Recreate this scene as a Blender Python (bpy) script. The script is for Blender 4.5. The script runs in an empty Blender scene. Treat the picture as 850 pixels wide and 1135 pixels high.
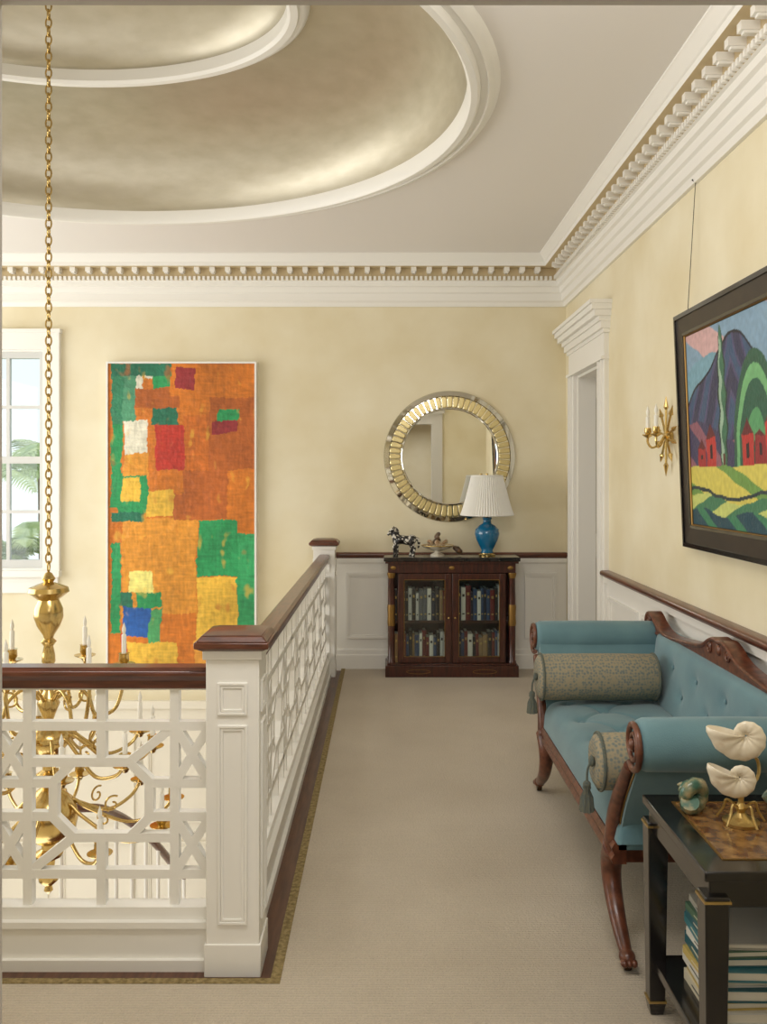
import bpy, math, random, bmesh
from mathutils import Vector, Matrix, noise
random.seed(7)
D=bpy.data; SC=bpy.context.scene; COL=SC.collection
pi=math.pi
# ------------------------------------------------------------------ materials
def lin(c):
    r=[]
    for x in c[:3]:
        x=x/255.0
        r.append(x/12.92 if x<=0.04045 else ((x+0.055)/1.055)**2.4)
    return (*r,1)
def mat(name,rgb,rough=.5,metal=0,var=0,vscale=5,bump=0,bscale=40,stretch=(1,1,1),coat=0,rgb2=None,sheen=0,vdetail=4,lo=.35,hi=.65):
    m=D.materials.new(name); m.use_nodes=True
    nt=m.node_tree; b=nt.nodes["Principled BSDF"]
    c=lin(rgb)
    b.inputs["Base Color"].default_value=c
    b.inputs["Roughness"].default_value=rough
    b.inputs["Metallic"].default_value=metal
    if coat: b.inputs["Coat Weight"].default_value=coat; b.inputs["Coat Roughness"].default_value=.12
    if sheen: b.inputs["Sheen Weight"].default_value=sheen
    if var or rgb2 or bump:
        tc=nt.nodes.new("ShaderNodeTexCoord"); mp=nt.nodes.new("ShaderNodeMapping")
        mp.inputs["Scale"].default_value=stretch
        nt.links.new(tc.outputs["Object"],mp.inputs["Vector"])
    if var or rgb2:
        n=nt.nodes.new("ShaderNodeTexNoise"); n.inputs["Scale"].default_value=vscale; n.inputs["Detail"].default_value=vdetail
        nt.links.new(mp.outputs[0],n.inputs["Vector"])
        r=nt.nodes.new("ShaderNodeValToRGB")
        r.color_ramp.elements[0].position=lo; r.color_ramp.elements[1].position=hi
        if rgb2: c2=lin(rgb2); c1=c
        else:
            c1=tuple(max(0,x*(1-var)) for x in c[:3])+(1,); c2=tuple(min(1,x*(1+var)) for x in c[:3])+(1,)
        r.color_ramp.elements[0].color=c1; r.color_ramp.elements[1].color=c2
        nt.links.new(n.outputs["Fac"],r.inputs[0]); nt.links.new(r.outputs[0],b.inputs["Base Color"])
    if bump:
        n2=nt.nodes.new("ShaderNodeTexNoise"); n2.inputs["Scale"].default_value=bscale; n2.inputs["Detail"].default_value=3
        nt.links.new(mp.outputs[0],n2.inputs["Vector"])
        bp=nt.nodes.new("ShaderNodeBump"); bp.inputs["Strength"].default_value=bump; bp.inputs["Distance"].default_value=.01
        nt.links.new(n2.outputs["Fac"],bp.inputs["Height"]); nt.links.new(bp.outputs[0],b.inputs["Normal"])
    return m
def glassmat(name,tint=(240,245,245),gl=.12):
    m=D.materials.new(name); m.use_nodes=True; nt=m.node_tree; nt.nodes.clear()
    o=nt.nodes.new("ShaderNodeOutputMaterial"); mx=nt.nodes.new("ShaderNodeMixShader")
    t=nt.nodes.new("ShaderNodeBsdfTransparent"); t.inputs[0].default_value=lin(tint)
    g=nt.nodes.new("ShaderNodeBsdfGlossy"); g.inputs["Roughness"].default_value=.03
    mx.inputs[0].default_value=gl
    nt.links.new(t.outputs[0],mx.inputs[1]); nt.links.new(g.outputs[0],mx.inputs[2]); nt.links.new(mx.outputs[0],o.inputs[0])
    return m
def attrmat(name,rough=.6,bump=.4,bscale=30):
    m=mat(name,(200,200,200),rough,bump=bump,bscale=bscale)
    nt=m.node_tree; a=nt.nodes.new("ShaderNodeAttribute"); a.attribute_name="paint"
    nt.links.new(a.outputs["Color"],nt.nodes["Principled BSDF"].inputs["Base Color"]); return m

WALL=mat("cream_glazed_plaster",(224,211,176),.75,rgb2=(237,228,201),vscale=1.9,vdetail=9,lo=.32,hi=.68)
WHITE=mat("white_painted_wood",(240,237,230),.4)
CEIL=mat("ceiling_paint",(234,229,224),.8)
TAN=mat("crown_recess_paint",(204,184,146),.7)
LEAF=mat("silver_leaf",(180,172,152),.44,metal=.7,rgb2=(192,185,167),vscale=7,vdetail=12,stretch=(1,1,3),lo=.3,hi=.7)
MAHOG=mat("mahogany",(74,38,25),.32,rgb2=(106,58,38),vscale=14,stretch=(1,1,6),coat=.25)
SOFAW=mat("warm_mahogany",(80,42,28),.34,rgb2=(116,66,44),vscale=12,stretch=(3,3,3),coat=.2)
CABW=mat("dark_mahogany",(54,26,18),.28,rgb2=(82,40,28),vscale=12,stretch=(6,1,1),coat=.4)
MAHOGY=mat("mahogany_along",(74,36,24),.3,rgb2=(106,54,36),vscale=14,stretch=(6,.6,6),coat=.3)
MAHOGX=mat("mahogany_cross",(74,36,24),.3,rgb2=(106,54,36),vscale=14,stretch=(.6,6,6),coat=.3)
FLOORW=mat("dark_wood_floor",(78,46,32),.4,rgb2=(104,66,46),vscale=10,stretch=(8,.6,1),coat=.2)
BRASS=mat("polished_brass",(206,178,116),.22,metal=1)
GILT=mat("gilt",(198,170,108),.34,metal=.9,bump=.3,bscale=60)
DGILT=mat("aged_gilt",(150,116,64),.4,metal=.8)
FRINGE=mat("olive_gold_fringe",(120,102,62),.9,rgb2=(164,144,98),vscale=60,bump=.8,bscale=120)
BLUE=mat("dusty_blue_upholstery",(92,126,135),.85,rgb2=(104,139,147),vscale=5,bump=.12,bscale=250,sheen=.3)
BLUEC=mat("turquoise_glaze",(14,104,146),.12,coat=.6)
PLEAT=mat("pleated_fabric",(240,238,232),.8)
BLACK=mat("black_lacquer",(24,21,21),.2,coat=.5)
MIRR=mat("mirror_glass",(235,235,230),.015,metal=1)
GLASS=glassmat("cabinet_glass",gl=.045)
WGLASS=glassmat("window_glass",gl=.04)
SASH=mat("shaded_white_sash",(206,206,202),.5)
CANDLE=mat("ivory_candle",(242,238,226),.5)
PAGES=mat("book_pages",(232,226,210),.8)
# ------------------------------------------------------------------ mesh builder
WO={}
class M:
    def __init__(s): s.v=[]; s.f=[]; s.m=[]
    def add(s,vs,fs,m=0):
        o=len(s.v); s.v+= [Vector(v) for v in vs]; s.f+=[tuple(i+o for i in f) for f in fs]; s.m+=[m]*len(fs); return s
    def box(s,x0,x1,y0,y1,z0,z1,m=0):
        return s.add([(x0,y0,z0),(x1,y0,z0),(x1,y1,z0),(x0,y1,z0),(x0,y0,z1),(x1,y0,z1),(x1,y1,z1),(x0,y1,z1)],
          [(3,2,1,0),(4,5,6,7),(0,1,5,4),(1,2,6,5),(2,3,7,6),(3,0,4,7)],m)
    def frustum(s,cx,cy,z0,z1,a0,a1,m=0):
        b=[(-1,-1),(1,-1),(1,1),(-1,1)]
        return s.add([(cx+p*a0,cy+q*a0,z0) for p,q in b]+[(cx+p*a1,cy+q*a1,z1) for p,q in b],
          [(3,2,1,0),(4,5,6,7),(0,1,5,4),(1,2,6,5),(2,3,7,6),(3,0,4,7)],m)
    def lathe(s,prof,c=(0,0,0),n=32,m=0,axis='z',sx=1,sy=1,flute=0,fn=0):
        vs=[];fs=[]
        for r,z in prof:
            for i in range(n):
                a=2*pi*i/n; rr=r*(1+flute*math.cos(fn*a)) if flute else r
                p=(rr*math.cos(a)*sx,rr*math.sin(a)*sy,z)
                if axis=='y': p=(p[0],z,p[1])
                if axis=='x': p=(z,p[0],p[1])
                vs.append((p[0]+c[0],p[1]+c[1],p[2]+c[2]))
        for j in range(len(prof)-1):
            for i in range(n):
                fs.append((j*n+i,j*n+(i+1)%n,(j+1)*n+(i+1)%n,(j+1)*n+i))
        if prof[0][0]>1e-5: fs.append(tuple(range(n))[::-1])
        if prof[-1][0]>1e-5: fs.append(tuple((len(prof)-1)*n+i for i in range(n)))
        return s.add(vs,fs,m)
    def tube(s,path,rad,n=10,m=0,closed=False,flat=1.0,up=None):
        P=[Vector(p) for p in path]; N=len(P)
        R=rad if isinstance(rad,(list,tuple)) else [rad]*N
        T=[]
        for i in range(N):
            if closed: t=P[(i+1)%N]-P[i-1]
            else: t=P[min(i+1,N-1)]-P[max(i-1,0)]
            T.append(t.normalized())
        u=Vector(up) if up else (Vector((0,0,1)) if abs(T[0].z)<.9 else Vector((1,0,0)))
        u=(u-T[0]*u.dot(T[0])).normalized()
        vs=[];fs=[]
        for i in range(N):
            u=(u-T[i]*u.dot(T[i])).normalized(); w=T[i].cross(u)
            for k in range(n):
                a=2*pi*k/n
                vs.append(P[i]+u*math.cos(a)*R[i]+w*math.sin(a)*R[i]*flat)
        L=N if closed else N-1
        for i in range(L):
            for k in range(n):
                j=(i+1)%N
                fs.append((i*n+k,i*n+(k+1)%n,j*n+(k+1)%n,j*n+k))
        if not closed:
            fs.append(tuple(range(n))[::-1]); fs.append(tuple((N-1)*n+k for k in range(n)))
        return s.add(vs,fs,m)
    def ball(s,c,r,m=0,n=12,sc=(1,1,1)):
        vs=[];fs=[];h=n//2+1
        for j in range(h+1):
            t=pi*j/h
            for i in range(n):
                a=2*pi*i/n; q=max(math.sin(t),1e-4)
                vs.append((c[0]+r*q*math.cos(a)*sc[0],c[1]+r*q*math.sin(a)*sc[1],c[2]+r*math.cos(t)*sc[2]))
        for j in range(h):
            for i in range(n): fs.append((j*n+i,(j+1)*n+i,(j+1)*n+(i+1)%n,j*n+(i+1)%n))
        return s.add(vs,fs,m)
    def prism(s,poly,fn,t0,t1,m=0):
        n=len(poly)
        return s.add([fn(a,b,t0) for a,b in poly]+[fn(a,b,t1) for a,b in poly],
          [tuple(range(n))[::-1],tuple(range(n,2*n))]+[(i,(i+1)%n,n+(i+1)%n,n+i) for i in range(n)],m)
    def sweep(s,prof,path,m=0,mats=None):
        vs=[];fs=[];k=len(prof);mm=[]
        for st in path:
            for d,z in prof:
                x,y=st(d); vs.append((x,y,z))
        for i in range(len(path)-1):
            for j in range(k-1):
                fs.append((i*k+j,i*k+j+1,(i+1)*k+j+1,(i+1)*k+j)); mm.append(mats[j] if mats else m)
        o=len(s.v); s.v+=[Vector(v) for v in vs]; s.f+=[tuple(i+o for i in f) for f in fs]; s.m+=mm; return s
    def obj(s,name,mats,parent=None,label=None,cat=None,group=None,struct=False,kind=None,smooth=35,bevel=0,bseg=2,origin=None):
        xs=[v.x for v in s.v];ys=[v.y for v in s.v];zs=[v.z for v in s.v]
        if origin is None:
            origin=Vector(((min(xs)+max(xs))/2,(min(ys)+max(ys))/2,min(zs)))
        origin=Vector(origin)
        me=D.meshes.new(name); me.from_pydata([v-origin for v in s.v],[],s.f)
        if not isinstance(mats,(list,tuple)): mats=[mats]
        for q in mats: me.materials.append(q)
        me.polygons.foreach_set("material_index",s.m)
        bm=bmesh.new(); bm.from_mesh(me)
        bmesh.ops.recalc_face_normals(bm,faces=bm.faces); bm.to_mesh(me); bm.free()
        if smooth:
            me.shade_smooth(); me.set_sharp_from_angle(angle=math.radians(smooth))
        ob=D.objects.new(name,me); COL.objects.link(ob)
        WO[ob.name]=origin
        if parent: ob.parent=parent; ob.location=origin-WO[parent.name]
        else: ob.location=origin
        if bevel:
            b=ob.modifiers.new("bevel","BEVEL"); b.width=bevel; b.segments=bseg; b.limit_method='ANGLE'; b.angle_limit=math.radians(40)
        tag(ob,label,cat,group)
        if struct: ob["kind"]="structure"
        if kind: ob["kind"]=kind
        return ob
def tag(ob,label=None,cat=None,group=None):
    if label: ob["label"]=label
    if cat: ob["category"]=cat
    if group: ob["group"]=group
def thing(name,loc,label,cat,group=None,parent=None):
    e=D.objects.new(name,None); COL.objects.link(e); e.empty_display_size=.1
    WO[e.name]=Vector(loc)
    if parent: e.parent=parent; e.location=Vector(loc)-WO[parent.name]
    else: e.location=loc
    tag(e,label,cat,group); return e
def dup(ob,parent=None,loc=None,rotz=None):
    o=ob.copy(); COL.objects.link(o)
    if parent is not None: o.parent=parent
    if loc is not None: o.location=loc
    if rotz is not None: o.rotation_euler=(0,0,rotz)
    return o
def cr(pts,k=6):
    P=[Vector(p) for p in pts]; P=[P[0]*2-P[1]]+P+[P[-1]*2-P[-2]]; out=[]
    for i in range(1,len(P)-2):
        for j in range(k):
            t=j/k; a,b,c,d=P[i-1],P[i],P[i+1],P[i+2]
            out.append(.5*((2*b)+(c-a)*t+(2*a-5*b+4*c-d)*t*t+(3*b-a-3*c+d)*t**3))
    out.append(P[-2]); return out
# ------------------------------------------------------------------ constants
XR=1.43; YB=7.14; XL=-4.7; YF=1.4; ZC=3.24
# ------------------------------------------------------------------ shell
m=M()
wx0,wx1,wz0,wz1=-3.57,-2.70,.79,2.53
m.box(XL-.2,wx0,YB,YB+.2,-3.2,ZC+.2).box(wx1,XR+1.4,YB,YB+.2,-3.2,ZC+.2).box(wx0,wx1,YB,YB+.2,-3.2,wz0).box(wx0,wx1,YB,YB+.2,wz1,ZC+.2)
m.obj("wall_back",WALL,struct=True,smooth=0)
m=M(); dy0,dy1,dz=5.94,6.72,2.28
m.box(XR,XR+.16,YF-.15,dy0,-.25,ZC+.2).box(XR,XR+.16,dy1,YB,-.25,ZC+.2).box(XR,XR+.16,dy0,dy1,dz,ZC+.2)
m.obj("wall_right",WALL,struct=True,smooth=0)
m=M()
m.box(XL-.2,XL,-.2,YB,-3.2,ZC+.2)
m.obj("wall_left",WALL,struct=True,smooth=0)
# wall with cased opening the camera looks through
m=M(); ox0,ox1,oz=-.603,.66,2.271
m.box(XL,ox0-.012,YF-.15,YF,-.25,ZC+.2).box(ox1+.012,XR,YF-.15,YF,-.25,ZC+.2).box(ox0-.012,ox1+.012,YF-.15,YF,oz+.012,ZC+.2)
m.obj("wall_front",WALL,struct=True,smooth=0)
m=M()
m.box(ox0-.15,ox0,YF,YF+.02,0,oz+.15).box(ox1,ox1+.15,YF,YF+.02,0,oz+.15)
m.box(ox0-.15,ox0,YF-.17,YF-.15,0,oz+.15).box(ox1,ox1+.15,YF-.17,YF-.15,0,oz+.15)
m.box(ox0,ox1,YF,YF+.019,oz,oz+.149).box(ox0-.18,ox1+.18,YF,YF+.06,oz+.15,oz+.2)
m.box(ox0-.011,ox0-.001,YF-.15,YF,0,oz).box(ox1+.001,ox1+.011,YF-.15,YF,0,oz).box(ox0,ox1,YF-.15,YF,oz+.001,oz+.011)
m.obj("trim_1",mat("grey_white_casing",(214,210,202),.5),struct=True,smooth=0)
# room behind
m=M(); m.box(-2.6,2.6,-3.2,-3.0,-.25,3.0); m.obj("wall_rear",WALL,struct=True,smooth=0)
m=M(); m.box(2.6,2.8,-3.2,YF-.15,-.25,3.0); m.obj("wall_side",WALL,struct=True,smooth=0)
m=M(); m.box(-2.8,-2.6,-3.2,YF-.15,-.25,3.0); m.obj("wall_near",WALL,struct=True,smooth=0)
m=M(); m.box(-2.8,2.8,-3.2,YF-.15,2.9,3.0); m.obj("ceiling_entry",CEIL,struct=True,smooth=0)
# floor
m=M()
xe=-.55
poly=[(XL,-3.2),(XR+1.4,-3.2),(XR+1.4,YB),(xe,YB),(xe,2.92),(XL,2.92)]
m.prism(poly,lambda a,b,t:(a,b,t),-.25,0)
m.obj("floor",FLOORW,struct=True,smooth=0)
m=M(); m.box(XL,XR,2.0,YB,-3.3,-3.2); m.obj("floor_lower",mat("pale_stone",(206,198,182),.4),struct=True,smooth=0)
m=M(); m.box(XL,xe,2.80,2.92,-3.2,-.25); m.box(xe,xe+.1,2.92,YB,-3.2,-.25); m.obj("wall_lower",mat("pale_plaster",(230,222,204),.7),struct=True,smooth=0)
# ceiling with oval opening
cx,cy=-1.55,4.1; A0,B0=1.92,1.82
m=M(); N=96; vs=[];fs=[]
def rectpt(a):
    c,s=math.cos(a),math.sin(a)
    tx=((XR+.1-cx) if c>0 else (cx-XL+.1))/max(abs(c),1e-6); ty=((YB+.1-cy) if s>0 else (cy-(YF-.1)))/max(abs(s),1e-6)
    t=min(tx,ty); return (cx+c*t,cy+s*t)
angs=sorted([2*pi*i/N for i in range(N)]+[math.atan2(yy-cy,xx-cx)%(2*pi) for xx in (XL-.1,XR+.1) for yy in (YF-.1,YB+.1)])
n=len(angs)
for a in angs: vs.append((cx+A0*math.cos(a),cy+B0*math.sin(a),ZC))
for a in angs: x,y=rectpt(a); vs.append((x,y,ZC))
for i in range(n): fs.append((i,(i+1)%n,n+(i+1)%n,n+i))
m.add(vs,fs); m.obj("ceiling",CEIL,struct=True,smooth=0)
def ellring(m,prof,N=128,mi=0):
    k=len(prof);vs=[];fs=[]
    for i in range(N):
        a=2*pi*i/N
        for A,B,z in prof: vs.append((cx+A*math.cos(a),cy+B*math.sin(a),z))
    for i in range(N):
        for j in range(k-1):
            i2=(i+1)%N; fs.append((i*k+j,i*k+j+1,i2*k+j+1,i2*k+j))
    m.add(vs,fs,mi)
A1,B1,Z1=1.20,.88,3.70
m=M(); prof=[]
for j in range(17):
    t=pi/2*j/16; prof.append((A1+(A0-A1)*math.cos(t),B1+(B0-B1)*math.cos(t),ZC+(Z1-ZC)*math.sin(t)))
ellring(m,prof)
A2,B2=A1-.09,B1-.09
prof=[]
for j in range(15):
    t=pi/2*j/14; prof.append((A2*math.cos(t)+.001,B2*math.cos(t)+.001,Z1+.01+.28*math.sin(t)))
ellring(m,prof)
m.obj("ceiling_dome",LEAF,struct=True,smooth=60)
m=M()
def ringprof(a,b,pts): return [(a+o,b+o,z) for o,z in pts]
ellring(m,ringprof(A0,B0,[(-.003,ZC+.05),(-.003,ZC-.03),(.012,ZC-.05),(.04,ZC-.05),(.05,ZC-.04),(.055,ZC-.025),(.085,ZC-.025),(.09,ZC-.035),(.115,ZC-.03),(.13,ZC-.012),(.14,ZC+.0)]))
ellring(m,ringprof(A1,B1,[(-.10,Z1+.03),(-.10,Z1-.03),(-.085,Z1-.045),(-.05,Z1-.045),(-.04,Z1-.03),(-.02,Z1-.03),(0,Z1-.015),(.01,Z1+.01)]))
m.obj("trim_2",WHITE,struct=True,smooth=40)
# crown
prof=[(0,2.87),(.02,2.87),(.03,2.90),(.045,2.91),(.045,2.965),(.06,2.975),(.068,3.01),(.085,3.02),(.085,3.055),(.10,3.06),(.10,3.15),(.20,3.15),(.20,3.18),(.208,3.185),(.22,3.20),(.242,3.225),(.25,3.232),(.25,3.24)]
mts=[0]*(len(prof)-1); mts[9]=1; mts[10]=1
m=M(); m.sweep(prof,[lambda d:(XR-d,YF),lambda d:(XR-d,YB-d),lambda d:(XL,YB-d)],mats=mts)
x=XL+.1
while x<XR-.24:
    m.box(x,x+.040,YB-.168,YB-.10,3.117,3.1499); m.box(x+.007,x+.033,YB-.155,YB-.1,3.107,3.1171); x+=.12
x=XL
while x<XR-.13:
    m.box(x,x+.020,YB-.122,YB-.10,3.0605,3.088); x+=.036
y=YB-.30
while y>YF+.1:
    m.box(XR-.168,XR-.10,y-.040,y,3.117,3.1499); m.box(XR-.155,XR-.1,y-.033,y-.007,3.107,3.1171); y-=.12
y=YB-.13
while y>YF:
    m.box(XR-.122,XR-.10,y-.020,y,3.0605,3.088); y-=.036
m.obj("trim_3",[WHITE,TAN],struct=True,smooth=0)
# wainscot
def panelframe(m,fn,a0,a1,b0,b1,w=.03,t=.018):
    for k,(wi,ti) in enumerate(((0,t),(w*.5,t*.6),)):
        o=[(a0+wi,b0+wi),(a1-wi,b0+wi),(a1-wi,b1-wi),(a0+wi,b1-wi)]
        q=wi+w*.5
        i=[(a0+q,b0+q),(a1-q,b0+q),(a1-q,b1-q),(a0+q,b1-q)]
        vs=[fn(a,b,0) for a,b in o]+[fn(a,b,ti) for a,b in o]+[fn(a,b,ti) for a,b in i]+[fn(a,b,0) for a,b in i]
        fs=[]
        for j in range(4):
            j2=(j+1)%4
            fs+=[(j,j2,4+j2,4+j),(4+j,4+j2,8+j2,8+j),(8+j,8+j2,12+j2,12+j)]
        m.add(vs,fs)
m=M(); m.box(-.39,XR,YB-.012,YB,0,.885)
f=lambda a,b,t:(a,YB-.012-t,b)
for a0,a1 in ((-.31,.12),(.2,.95),(1.10,1.35)): panelframe(m,f,a0,a1,.25,.77)
m.box(-.39,XR,YB-.03,YB,.85,.885)
m.obj("trim_4",WHITE,struct=True,smooth=0)
m=M(); m.box(XR-.012,XR,YF,5.77,0,.885)
f=lambda a,b,t:(XR-.012-t,a,b)
for a0,a1 in ((5.05,5.70),(4.3,4.95),(3.3,4.2),(2.3,3.2),(1.5,2.2)): panelframe(m,f,a0,a1,.25,.77)
m.box(XR-.03,XR,YF,5.77,.85,.885)
m.obj("trim_5",WHITE,struct=True,smooth=0)
m=M(); m.box(XL,xe,YB-.012,YB,-3.2,-.30); m.box(XL,xe,YB-.04,YB,-.30,-.24)
f=lambda a,b,t:(a,YB-.012-t,b)
for k in range(6): panelframe(m,f,-4.6+k*.68,-4.02+k*.68,-1.2,-.42)
for k in range(6): panelframe(m,f,-4.6+k*.68,-4.02+k*.68,-2.6,-1.35)
m.obj("trim_9",mat("cream_white_panelling",(232,225,208),.5),struct=True,smooth=0)
bp=[(0,0),(.022,0),(.022,.12),(.016,.13),(.014,.16),(.006,.17),(0,.17)]
m=M(); m.sweep(bp,[lambda d:(XR-.012,YB-.012-d),lambda d:(-.39,YB-.012-d)]); m.obj("baseboard_back",WHITE,struct=True,smooth=0)
m=M(); m.sweep(bp,[lambda d:(XR-.012-d,YF),lambda d:(XR-.012-d,5.77)]); m.obj("baseboard_right",WHITE,struct=True,smooth=0)
crp=[(0,.885),(.03,.885),(.035,.895),(.055,.90),(.06,.91),(.058,.922),(.045,.93),(0,.93)]
m=M(); m.sweep(crp,[lambda d:(XR,YB-d),lambda d:(-.39,YB-d)]); m.obj("trim_6",MAHOGX,struct=True,smooth=50)
m=M(); m.sweep(crp,[lambda d:(XR-d,YF),lambda d:(XR-d,5.77)]); m.obj("trim_7",MAHOGY,struct=True,smooth=50)
# door in right wall
m=M()
for a,b in ((dy0-.17,dy0),(dy1,dy1+.17)):
    m.box(XR-.03,XR,a,b,0,dz+.0); m.box(XR-.045,XR,a+.03,a+.05,0.2,dz-.001); m.box(XR-.045,XR,b-.05,b-.03,.2,dz-.001); m.box(XR-.05,XR,a-.005,b+.005,0,.2)
m.box(XR-.031,XR,dy0-.169,dy1+.169,dz,dz+.17)
m.box(XR-.05,XR,dy0-.18,dy1+.18,dz+.001,dz+.02)
yy0,yy1=dy0-.17,dy1+.17
for k,(pz0,pz1,pr) in enumerate(((2.45,2.475,.04),(2.475,2.52,.06),(2.52,2.55,.075),(2.55,2.59,.105),(2.59,2.625,.125),(2.625,2.65,.14))):
    m.box(XR-pr,XR,yy0-pr*.6,min(yy1+pr*.6,YB-.01-k*.001),pz0,pz1)
m.box(XR+.001,XR+.159,dy0-.001,dy0+.02,0,dz-.02).box(XR+.001,XR+.159,dy1-.02,dy1+.001,0,dz-.02).box(XR+.001,XR+.159,dy0,dy1,dz-.02,dz-.001)
m.obj("trim_8",WHITE,struct=True,smooth=0)
m=M(); X=XR+.13; m.box(X,X+.028,dy0+.02,dy1-.02,0,dz-.021)
f=lambda a,b,t:(X-t,a,b)
for b0,b1 in ((.2,.95),(1.1,2.12)):
    for a0,a1 in ((dy0+.1,dy0+.34),(dy0+.41,dy1-.1)): panelframe(m,f,a0,a1,b0,b1)
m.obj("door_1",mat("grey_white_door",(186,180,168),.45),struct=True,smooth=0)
# window
m=M()
wa=wx0-.115; wb=wx1+.115
m.box(wa,wb,YB-.03,YB,wz1,wz1+.13).box(wa,wx0,YB-.029,YB,wz0,wz1).box(wx1,wb,YB-.029,YB,wz0,wz1)
m.box(wx0-.14,wx1+.14,YB-.07,YB,wz0-.05,wz0).box(wa,wb,YB-.025,YB,wz0-.18,wz0-.05)
m.box(wb,wb+.02,YB-.045,YB,wz0,wz1+.13).box(wa-.02,wa,YB-.045,YB,wz0,wz1+.13).box(wa-.03,wb+.03,YB-.055,YB,wz1+.13,wz1+.16)
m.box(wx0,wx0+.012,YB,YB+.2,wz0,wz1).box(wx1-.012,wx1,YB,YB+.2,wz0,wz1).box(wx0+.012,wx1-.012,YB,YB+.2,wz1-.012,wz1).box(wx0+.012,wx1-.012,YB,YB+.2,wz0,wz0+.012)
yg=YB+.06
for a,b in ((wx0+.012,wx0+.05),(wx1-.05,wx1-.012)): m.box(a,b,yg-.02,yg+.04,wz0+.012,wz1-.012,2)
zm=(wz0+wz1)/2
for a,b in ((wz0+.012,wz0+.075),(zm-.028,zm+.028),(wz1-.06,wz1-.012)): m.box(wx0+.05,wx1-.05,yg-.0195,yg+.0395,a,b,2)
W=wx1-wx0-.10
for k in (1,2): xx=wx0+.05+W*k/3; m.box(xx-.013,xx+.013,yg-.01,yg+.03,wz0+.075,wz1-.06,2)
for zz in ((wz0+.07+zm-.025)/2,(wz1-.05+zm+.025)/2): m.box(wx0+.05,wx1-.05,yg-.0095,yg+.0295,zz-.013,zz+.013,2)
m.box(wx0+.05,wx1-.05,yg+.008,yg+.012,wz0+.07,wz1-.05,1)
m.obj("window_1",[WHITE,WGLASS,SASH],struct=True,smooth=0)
# outside planting
GRND=mat("lawn",(126,150,100),.9,rgb2=(150,172,120),vscale=3)
m=M(); m.box(-20,6,YB+.4,30,-3.4,-3.3); m.obj("ground",GRND,struct=True,smooth=0)
PALM=mat("palm_green",(118,152,84),.5,rgb2=(190,206,134),vscale=4)
BARK=mat("palm_bark",(120,100,78),.9,bump=.5)
def palm(x,y,ztop,L,nf,seed,label):
    rnd=random.Random(seed)
    e=thing("palm_tree",(x,y,-3.3),label,"palm tree","palms outside the window")
    t=M(); t.tube([(x,y,-3.3),(x+.05,y,-1.5),(x,y,ztop)],[.13,.1,.08],10); t.obj("trunk",BARK,e)
    q=M()
    for i in range(nf):
        a=2*pi*i/nf+rnd.uniform(-.2,.2); el=rnd.uniform(.3,1.1)
        pts=[]
        for k in range(9):
            s=k/8*L; pts.append(Vector((x+math.cos(a)*s*math.cos(el*.6),y+math.sin(a)*s*.6,ztop+math.sin(el)*s-.42*s*s/L*1.3)))
        q.tube(pts,[.012*(1-k/10) for k in range(9)],5)
        for k in range(1,24):
            tt=k/24*8; i0=min(int(tt),7); p=pts[i0].lerp(pts[i0+1],tt-i0); d=(pts[i0+1]-pts[i0]).normalized()
            sd=d.cross(Vector((0,0,1))).normalized()
            ll=.38*L*math.sin(pi*min(.97,k/24*.85+.12))*.6
            for sg in (-1,1):
                tip=p+sd*sg*ll*.8+d*ll*.55-Vector((0,0,ll*.35)); w=d*.016
                mid=(p+tip)/2+Vector((0,0,.03))
                q.add([p-w,p+w,mid+w*1.2,mid-w*1.2,tip],[(0,1,2,3),(3,2,4)])
    q.obj("frond",PALM,e,smooth=0)
palm(-3.5,8.6,.75,1.1,12,1,"feathery green palm growing outside the window")
palm(-4.6,10.6,1.5,1.3,12,5,"taller green palm outside the window")
palm(-5.0,13.2,1.5,1.6,12,9,"distant pale green palm beyond the window")
# ------------------------------------------------------------------ rug
m=M(); rx=-.32; ry=2.70
CARP=mat("beige_woven_wool",(188,173,151),.95,rgb2=(203,189,168),vscale=1.6,vdetail=8,bump=.5,bscale=200,stretch=(1,1,1),sheen=.2,lo=.3,hi=.7)
_nt=CARP.node_tree; _b=_nt.nodes["Principled BSDF"]; _bump=[q for q in _nt.nodes if q.bl_idname=="ShaderNodeBump"][0]
_ramp=[q for q in _nt.nodes if q.bl_idname=="ShaderNodeValToRGB"][0]
_tc=[q for q in _nt.nodes if q.bl_idname=="ShaderNodeTexCoord"][0]
_wv=_nt.nodes.new("ShaderNodeTexWave"); _wv.bands_direction='Y'; _wv.inputs["Scale"].default_value=26; _wv.inputs["Distortion"].default_value=2.5; _wv.inputs["Detail"].default_value=3; _wv.inputs["Detail Scale"].default_value=6
_nt.links.new(_tc.outputs["Object"],_wv.inputs["Vector"])
_n3=_nt.nodes.new("ShaderNodeTexNoise"); _n3.inputs["Scale"].default_value=130; _n3.inputs["Detail"].default_value=2; _nt.links.new(_tc.outputs["Object"],_n3.inputs["Vector"])
_ad=_nt.nodes.new("ShaderNodeMath"); _ad.operation='MULTIPLY_ADD'; _ad.inputs[1].default_value=.5; _nt.links.new(_wv.outputs["Fac"],_ad.inputs[0]); _nt.links.new(_n3.outputs["Fac"],_ad.inputs[2])
_nt.links.new(_ad.outputs[0],_bump.inputs["Height"])
_mr=_nt.nodes.new("ShaderNodeMapRange"); _mr.inputs[1].default_value=.3; _mr.inputs[2].default_value=1.2; _mr.inputs[3].default_value=.86; _mr.inputs[4].default_value=1.06; _nt.links.new(_ad.outputs[0],_mr.inputs[0])
_mx=_nt.nodes.new("ShaderNodeVectorMath"); _mx.operation='SCALE'; _nt.links.new(_ramp.outputs[0],_mx.inputs[0]); _nt.links.new(_mr.outputs[0],_mx.inputs["Scale"]); _nt.links.new(_mx.outputs[0],_b.inputs["Base Color"])
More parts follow.
